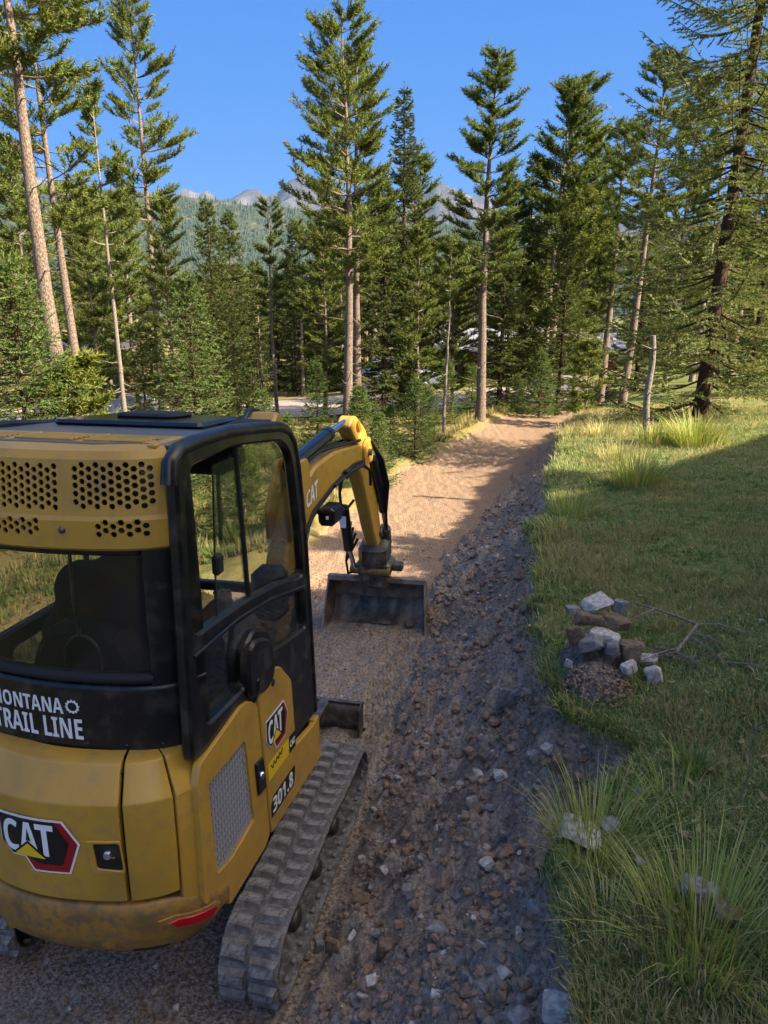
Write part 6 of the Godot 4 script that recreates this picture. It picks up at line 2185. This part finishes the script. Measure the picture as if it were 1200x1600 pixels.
# bones: [from, to, radius, radius, colour]; appends triangles to v and c
func skin_over(bones: Array, cell: float, k: float, v: PackedVector3Array, c: PackedColorArray):
	var lo := Vector3.ONE * 1e9
	var hi := -lo
	for b in bones:
		var rad := Vector3.ONE * (maxf(b[2], b[3]) + cell * 3.0)
		lo = lo.min(b[0] - rad).min(b[1] - rad)
		hi = hi.max(b[0] + rad).max(b[1] + rad)
	var n := Vector3i(((hi - lo) / cell).ceil()) + Vector3i.ONE
	var f := PackedFloat32Array()
	f.resize(n.x * n.y * n.z)
	f.fill(1.0)
	for b in bones:
		var pa: Vector3 = b[0]
		var pb: Vector3 = b[1]
		var rad := Vector3.ONE * (maxf(b[2], b[3]) + cell * 2.5 + k)
		var i0 := Vector3i(((pa.min(pb) - rad - lo) / cell).floor()).max(Vector3i.ZERO)
		var i1 := Vector3i(((pa.max(pb) + rad - lo) / cell).ceil()).min(n - Vector3i.ONE)
		var ab := pb - pa
		var l2 := maxf(ab.length_squared(), 1e-9)
		for z in range(i0.z, i1.z + 1):
			for y in range(i0.y, i1.y + 1):
				for x in range(i0.x, i1.x + 1):
					var p := lo + Vector3(x, y, z) * cell
					var t := clampf((p - pa).dot(ab) / l2, 0.0, 1.0)
					var d := p.distance_to(pa + ab * t) - lerpf(b[2], b[3], t)
					var id := (z * n.y + y) * n.x + x
					f[id] = smin(f[id], d, k)
	var vert := {}
	var col := {}
	var offs := [0, 1, n.x, n.x + 1, n.x * n.y, n.x * n.y + 1, n.x * n.y + n.x, n.x * n.y + n.x + 1]
	for z in n.z - 1:
		for y in n.y - 1:
			for x in n.x - 1:
				var id := (z * n.y + y) * n.x + x
				var ins := 0
				for o in offs:
					if f[id + o] < 0.0:
						ins += 1
				if ins == 0 or ins == 8:
					continue
				var sum := Vector3.ZERO
				var cnt := 0
				for e in [[0, 1], [2, 3], [4, 5], [6, 7], [0, 2], [1, 3], [4, 6], [5, 7], [0, 4], [1, 5], [2, 6], [3, 7]]:
					var fa := f[id + offs[e[0]]]
					var fb := f[id + offs[e[1]]]
					if (fa < 0.0) != (fb < 0.0):
						var t := fa / (fa - fb)
						var qa := Vector3(e[0] & 1, (e[0] >> 1) & 1, e[0] >> 2)
						var qb := Vector3(e[1] & 1, (e[1] >> 1) & 1, e[1] >> 2)
						sum += qa.lerp(qb, t)
						cnt += 1
				var p := lo + (Vector3(x, y, z) + sum / cnt) * cell
				vert[id] = p
				var best := 1e9
				for b in bones:
					var ab: Vector3 = b[1] - b[0]
					var t := clampf((p - b[0]).dot(ab) / maxf(ab.length_squared(), 1e-9), 0.0, 1.0)
					var d := p.distance_to(b[0] + ab * t) - lerpf(b[2], b[3], t)
					if d < best:
						best = d
						col[id] = b[4]
	for id in vert:
		for ax in 3:
			var step: int = [1, n.x, n.x * n.y][ax]
			var s1: int = [n.x, n.x * n.y, 1][ax]
			var s2: int = [n.x * n.y, 1, n.x][ax]
			if id + step >= f.size():
				continue
			if (f[id] < 0.0) == (f[id + step] < 0.0):
				continue
			if not (vert.has(id - s1) and vert.has(id - s2) and vert.has(id - s1 - s2)):
				continue
			var q := [id, id - s1, id - s1 - s2, id - s2]
			if f[id] < 0.0:
				q.reverse()
			for w in [0, 1, 2, 0, 2, 3]:
				v.append(vert[q[w]])
				c.append(col[q[w]])

func driver(machine: Node3D):
	var o := thing("person", "seated driver in a dark brown jacket and dark cap gripping the levers inside the cab", "person")
	o.transform = machine.transform
	var j := Color(0.045, 0.030, 0.024)
	var tr := Color(0.030, 0.032, 0.040)
	var sk := Color(0.42, 0.23, 0.16)
	var gl := Color(0.16, 0.12, 0.10)
	var bt := Color(0.03, 0.025, 0.02)
	var v := PackedVector3Array()
	var c := PackedColorArray()
	var body := [
		[Q(-0.01, 1.24, -0.46), Q(0.0, 1.42, -0.51), 0.165, 0.170, j], [Q(0.0, 1.42, -0.51), Q(0.02, 1.66, -0.50), 0.170, 0.155, j],
		[Q(-0.16, 1.69, -0.49), Q(0.18, 1.69, -0.49), 0.095, 0.095, j], [Q(0.0, 1.68, -0.48), Q(0.0, 1.80, -0.455), 0.062, 0.056, j],
		[Q(0.20, 1.69, -0.49), Q(0.31, 1.52, -0.53), 0.080, 0.055, j], [Q(0.31, 1.52, -0.53), Q(0.322, 1.56, -0.30), 0.054, 0.036, j],
		[Q(-0.18, 1.65, -0.49), Q(-0.31, 1.46, -0.46), 0.072, 0.055, j], [Q(-0.31, 1.46, -0.46), Q(-0.325, 1.53, -0.27), 0.054, 0.036, j],
		[Q(-0.10, 1.20, -0.45), Q(-0.15, 1.24, -0.04), 0.100, 0.072, tr], [Q(0.08, 1.20, -0.45), Q(0.13, 1.24, -0.04), 0.100, 0.072, tr],
		[Q(-0.15, 1.24, -0.04), Q(-0.14, 0.84, 0.10), 0.068, 0.048, tr], [Q(0.13, 1.24, -0.04), Q(0.13, 0.84, 0.10), 0.068, 0.048, tr],
		[Q(-0.14, 0.78, 0.09), Q(-0.14, 0.765, 0.26), 0.046, 0.040, bt], [Q(0.13, 0.78, 0.09), Q(0.13, 0.765, 0.26), 0.046, 0.040, bt]]
	skin_over(body, 0.017, 0.05, v, c)
	# head with nose, ears, jaw
	var h := Q(0.0, 1.90, -0.43)
	var head := [
		[h + Q(0, 0.02, -0.02), h + Q(0, 0.03, 0.01), 0.098, 0.092, sk], [h + Q(0, -0.06, 0.045), h + Q(0, -0.075, 0.055), 0.055, 0.045, sk], [h + Q(0, -0.12, -0.02), h + Q(0, -0.06, -0.01), 0.056, 0.060, sk],
		[h + Q(0, 0.0, 0.10), h + Q(0, -0.03, 0.122), 0.010, 0.016, sk], [h + Q(0.096, -0.02, -0.005), h + Q(0.098, 0.015, -0.012), 0.012, 0.014, sk], [h + Q(-0.096, -0.02, -0.005), h + Q(-0.098, 0.015, -0.012), 0.012, 0.014, sk],
		[h + Q(0.03, 0.012, 0.098), h + Q(0.038, 0.012, 0.094), 0.008, 0.008, Color(0.05, 0.04, 0.035)], [h + Q(-0.03, 0.012, 0.098), h + Q(-0.038, 0.012, 0.094), 0.008, 0.008, Color(0.05, 0.04, 0.035)], [h + Q(-0.02, -0.065, 0.098), h + Q(0.02, -0.065, 0.098), 0.007, 0.007, Color(0.30, 0.12, 0.10)]]
	skin_over(head, 0.008, 0.02, v, c)
	# hands closed round the levers
	for sg in [1.0, -1.0]:
		var wr := Q(0.322, 1.56, -0.29) if sg > 0 else Q(-0.325, 1.53, -0.26)
		var hand := [[wr, wr + Q(0.0, -0.005, 0.055), 0.030, 0.034, gl]]
		for k in 4:
			var a: Vector3 = wr + Q(-0.012 * sg + 0.014 * sg * 0, 0.024 - k * 0.021, 0.06)
			var m1: Vector3 = a + Q(0.018 * sg, 0.004, 0.034 - absf(k - 1.3) * 0.004)
			var m2: Vector3 = m1 + Q(-0.030 * sg, -0.002, 0.012)
			hand.append([a, m1, 0.0105, 0.0095, gl])
			hand.append([m1, m2, 0.0095, 0.0085, gl])
		hand.append([wr + Q(-0.02 * sg, 0.018, 0.03), wr + Q(-0.042 * sg, 0.030, 0.062), 0.012, 0.010, gl])
		hand.append([wr + Q(-0.042 * sg, 0.030, 0.062), wr + Q(-0.030 * sg, 0.026, 0.088), 0.010, 0.009, gl])
		skin_over(hand, 0.006, 0.010, v, c)
	var mat := plain(Color.WHITE, 0.85, 0.0, 0.3)
	mat.vertex_color_use_as_albedo = true
	# smooth shading across the joined surface
	var st := SurfaceTool.new()
	st.begin(Mesh.PRIMITIVE_TRIANGLES)
	st.set_smooth_group(0)
	for i in v.size():
		st.set_color(c[i])
		st.add_vertex(v[i])
	st.index()
	st.generate_normals()
	put(o, "body", st.commit(), mat)
	var rows := []
	for i in 7:
		var row := PackedVector3Array()
		var th := PI * 0.54 * i / 6.0
		for q in 20:
			var ph := -TAU * q / 20.0
			var rad := 0.106 * sin(th)
			row.append(h + Q(cos(ph) * rad, 0.035 + 0.085 * cos(th), -0.005 + sin(ph) * rad * 1.08))
		rows.append(row)
	rows.reverse()
	var cap := put(o, "cap", grid(rows, true), M.cap)
	put(cap, "cap_brim", warp(plate(rounded([Vector2(-0.075, 0.0), Vector2(0.075, 0.0), Vector2(0.06, 0.07), Vector2(-0.06, 0.07)], 0.03), [], 0.0, 0.006, 0.002, Transform3D(), 0.02), func(p: Vector3) -> Vector3: return h + Q(p.x, 0.035 + p.z - p.y * 0.2, 0.085 + p.y)), M.cap)

# ------------------------------------------------------------------ buildings and cars
func wall_box(parent: Node, called: String, at: Vector3, size: Vector3, m: Material, bevel := 0.02) -> MeshInstance3D:
	return put(parent, called, box_mesh(size, bevel, at), m)

func gable_house(label: String, category: String, at: Vector3, turn: float, w: float, deep: float, eave: float, rise: float, wall: Material, roof_m: Material, windows: Array) -> Node3D:
	var o := thing("cabin", label, category, at, turn)
	var pts := rounded([Vector2(-deep / 2, -0.5), Vector2(deep / 2, -0.5), Vector2(deep / 2, eave), Vector2(0, eave + rise), Vector2(-deep / 2, eave)], 0.01, 2)
	put(o, "wall", plate(pts, [], -w / 2, w / 2, 0.02, Transform3D(Basis(Vector3(0, 0, -1), Vector3(0, 1, 0), Vector3(1, 0, 0)), Vector3.ZERO), 0.5), wall)
	var boards := Tris.new()
	var y := 0.2
	while y < eave - 0.1:
		boards.box(Vector3(0, y, deep / 2 + 0.02), Vector3(w, 0.19, 0.04), Basis(), 0.03)
		boards.box(Vector3(0, y, -deep / 2 - 0.02), Vector3(w, 0.19, 0.04), Basis(), 0.03)
		y += 0.22
	stuff(put(o, "wall_boards", boards.mesh(), wall))
	for sg in [-1.0, 1.0]:
		var slope := Vector2(deep / 2 + 0.5, -rise * (deep / 2 + 0.5) / (deep / 2))
		var l := slope.length()
		var b := Basis(Vector3.RIGHT, atan2(rise, deep / 2) * sg)
		var rf := wall_box(o, "roof", Vector3(0, eave + rise + slope.y / 2 + 0.08, sg * slope.x / 2), Vector3(w + 0.8, 0.12, l), roof_m, 0.02)
		rf.mesh = box_mesh(Vector3(w + 0.8, 0.12, l), 0.02)
		rf.transform = Transform3D(b, Vector3(0, eave + rise + slope.y / 2 + 0.08, sg * slope.x / 2))
		var ribs := Tris.new()
		var x := -w / 2
		while x < w / 2:
			ribs.box(Vector3(x, 0.075, 0), Vector3(0.04, 0.04, l - 0.02))
			x += 0.45
		stuff(put(rf, "roof_seams", ribs.mesh(), roof_m))
	for e in windows:
		var fr := wall_box(o, "window", Vector3(e[0], e[1], deep / 2 + 0.06), Vector3(e[2] + 0.16, e[3] + 0.16, 0.08), M.trim, 0.01)
		put(fr, "pane", box_mesh(Vector3(e[2], e[3], 0.03), 0.004, Vector3(e[0], e[1], deep / 2 + 0.10)), M.window_dark)
	return o

func car(label: String, at: Vector3, turn: float, paint: Material):
	var o := thing("parked_car", label, "car", at, turn, "cars parked among the trees")
	var outline := rounded([Vector2(-2.2, 0.35), Vector2(-2.2, 0.85), Vector2(-2.05, 1.02), Vector2(-1.55, 1.08), Vector2(-1.05, 1.55), Vector2(0.35, 1.58), Vector2(1.05, 1.10), Vector2(1.95, 0.98), Vector2(2.2, 0.75), Vector2(2.2, 0.35)], 0.18)
	put(o, "body", plate(outline, [], -0.85, 0.85, 0.12, Transform3D(), 0.15), paint)
	for z in [-0.862, 0.862]:
		put(o, "side_window", plate(rounded([Vector2(-1.35, 1.08), Vector2(-0.98, 1.45), Vector2(0.28, 1.48), Vector2(0.82, 1.10)], 0.06), [], z - 0.01, z + 0.01, 0.003), M.window_dark)
	put(o, "windscreen", box_mesh(Vector3(0.02, 0.62, 1.35), 0.004, Vector3(0.76, 1.34, 0), Basis(Vector3(0, 0, 1), 0.97)), M.window_dark)
	put(o, "rear_window", box_mesh(Vector3(0.02, 0.50, 1.30), 0.004, Vector3(-1.34, 1.33, 0), Basis(Vector3(0, 0, 1), -0.82)), M.window_dark)
	var tyre := lathe([Vector2(0.0, -0.1), Vector2(0.30, -0.1), Vector2(0.34, -0.06), Vector2(0.34, 0.06), Vector2(0.30, 0.1), Vector2(0.0, 0.1)], 20, Basis(Vector3.RIGHT, PI / 2))
	var rim := lathe([Vector2(0.0, -0.115), Vector2(0.18, -0.115), Vector2(0.21, -0.10), Vector2(0.21, 0.10), Vector2(0.18, 0.115), Vector2(0.0, 0.115)], 16, Basis(Vector3.RIGHT, PI / 2))
	for x in [-1.4, 1.35]:
		for z in [-0.80, 0.80]:
			var w := Node3D.new()
			w.name = "wheel"
			o.add_child(w, true)
			w.position = Vector3(x, 0.34, z)
			put(w, "tyre", tyre, M.tyre)
			put(w, "rim", rim, M.car_silver)
	for z in [-0.6, 0.6]:
		put(o, "headlight", box_mesh(Vector3(0.06, 0.14, 0.36), 0.02, Vector3(2.17, 0.80, z)), M.white_print)
		put(o, "tail_light", box_mesh(Vector3(0.06, 0.20, 0.26), 0.02, Vector3(-2.18, 0.85, z)), M.red_lens)

func buildings():
	gable_house("brown cabin with a pale metal roof half hidden behind the pines", "cabin", V(8.0, 44.0, -1.9), -0.15, 10.5, 7.0, 2.7, 0.95, M.wood, M.metal_roof, [[-3.4, 1.3, 1.2, 1.2], [-1.0, 1.3, 1.2, 1.2], [2.2, 1.3, 1.6, 1.2]])
	gable_house("reddish wooden cabin glimpsed between the left trunks", "cabin", V(-15.2, 38.0, -1.4), 0.3, 4.0, 5.0, 2.0, 0.7, M.red_wood, M.dark_roof, [[-1.2, 1.2, 0.9, 0.9], [1.0, 1.2, 0.9, 0.9]])
	car("silver car showing between the central trunks beyond the small spruces", V(0.5, 35.8, ground_y(0.5, 35.8) + 0.02), 0.12, M.car_silver)
	car("pale car glimpsed behind the left trunks near the reddish cabin", V(-11.2, 28.2, ground_y(-11.2, 28.2)), 0.35, M.car_white)
	# the lodge at the photographer's back right: its eave throws the shade over lawn and machine
	var o := thing("lodge", "timber lodge behind the photographer whose eave shades the lawn", "house")
	for e in [[Vector2(10.9, 1.68), Vector2(16.4, 6.82), 7.2], [Vector2(2.0, -1.08), Vector2(11.8, 2.84), 6.0]]:
		lodge_part(o, e[0], e[1], e[2])

func lodge_part(o: Node3D, from: Vector2, to: Vector2, deep: float):
	var mid := (from + to) * 0.5
	var len := from.distance_to(to)
	var x := Transform3D(Basis(Vector3.UP, (to - from).angle()), V(mid.x, mid.y, 0.0))
	# x runs along the eave, +z away from the lawn
	var parts := [["wall", Vector3(0, 4.4, 0.75), Vector3(len - 1.0, 9.4, 0.2)], ["wall", Vector3(0, 4.4, deep + 0.7), Vector3(len - 1.0, 9.4, 0.2)], ["end_wall", Vector3(-len / 2 + 0.6, 4.4, deep / 2 + 0.7), Vector3(0.2, 9.4, deep - 0.3)], ["end_wall", Vector3(len / 2 - 0.6, 4.4, deep / 2 + 0.7), Vector3(0.2, 9.4, deep - 0.3)]]
	for e in parts:
		put(o, e[0], box_mesh(e[2], 0.02, e[1]), M.wood, x)
	var half := deep / 2 + 0.72
	for sg in [-1.0, 1.0]:
		var rf := put(o, "roof", box_mesh(Vector3(len, 0.16, half / cos(0.46)), 0.03), M.dark_roof)
		rf.transform = x * Transform3D(Basis(Vector3.RIGHT, 0.46 * sg), Vector3(0, 9.2 + half * 0.5 * tan(0.46), half + sg * half * 0.5))
	for k in int(len / 3.6):
		var fr := put(o, "window", box_mesh(Vector3(1.5, 1.4, 0.08), 0.02, Vector3(-len / 2 + 2.0 + k * 3.4, 2.6, 0.62)), M.trim, x)
		put(fr, "pane", box_mesh(Vector3(1.3, 1.2, 0.03), 0.004, Vector3(-len / 2 + 2.0 + k * 3.4, 2.6, 0.57)), M.window_dark)

# ------------------------------------------------------------------
func _ready():
	light_and_camera()
	nz.seed = 1
	nz.frequency = 0.01
	nz.fractal_octaves = 3
	nz_rough.seed = 2
	nz_rough.frequency = 0.03
	nz_rough.fractal_octaves = 4
	nz_cell.seed = 3
	nz_cell.frequency = 0.05
	nz_cell.noise_type = FastNoiseLite.TYPE_CELLULAR
	nz_cell.cellular_return_type = FastNoiseLite.RETURN_DISTANCE
	nz_cell.fractal_type = FastNoiseLite.FRACTAL_NONE
	l_toe = lookup(TOE)
	l_edge = lookup(EDGE)
	l_lawn = lookup(LAWN_Y)
	l_floor = lookup(FLOOR_Y)
	l_left = lookup(LEFT)
	materials()
	terrain()
	road()
	hills()
	buildings()
	forest()
	excavator()
	driver(get_node("excavator"))
	stones()
	grasses()
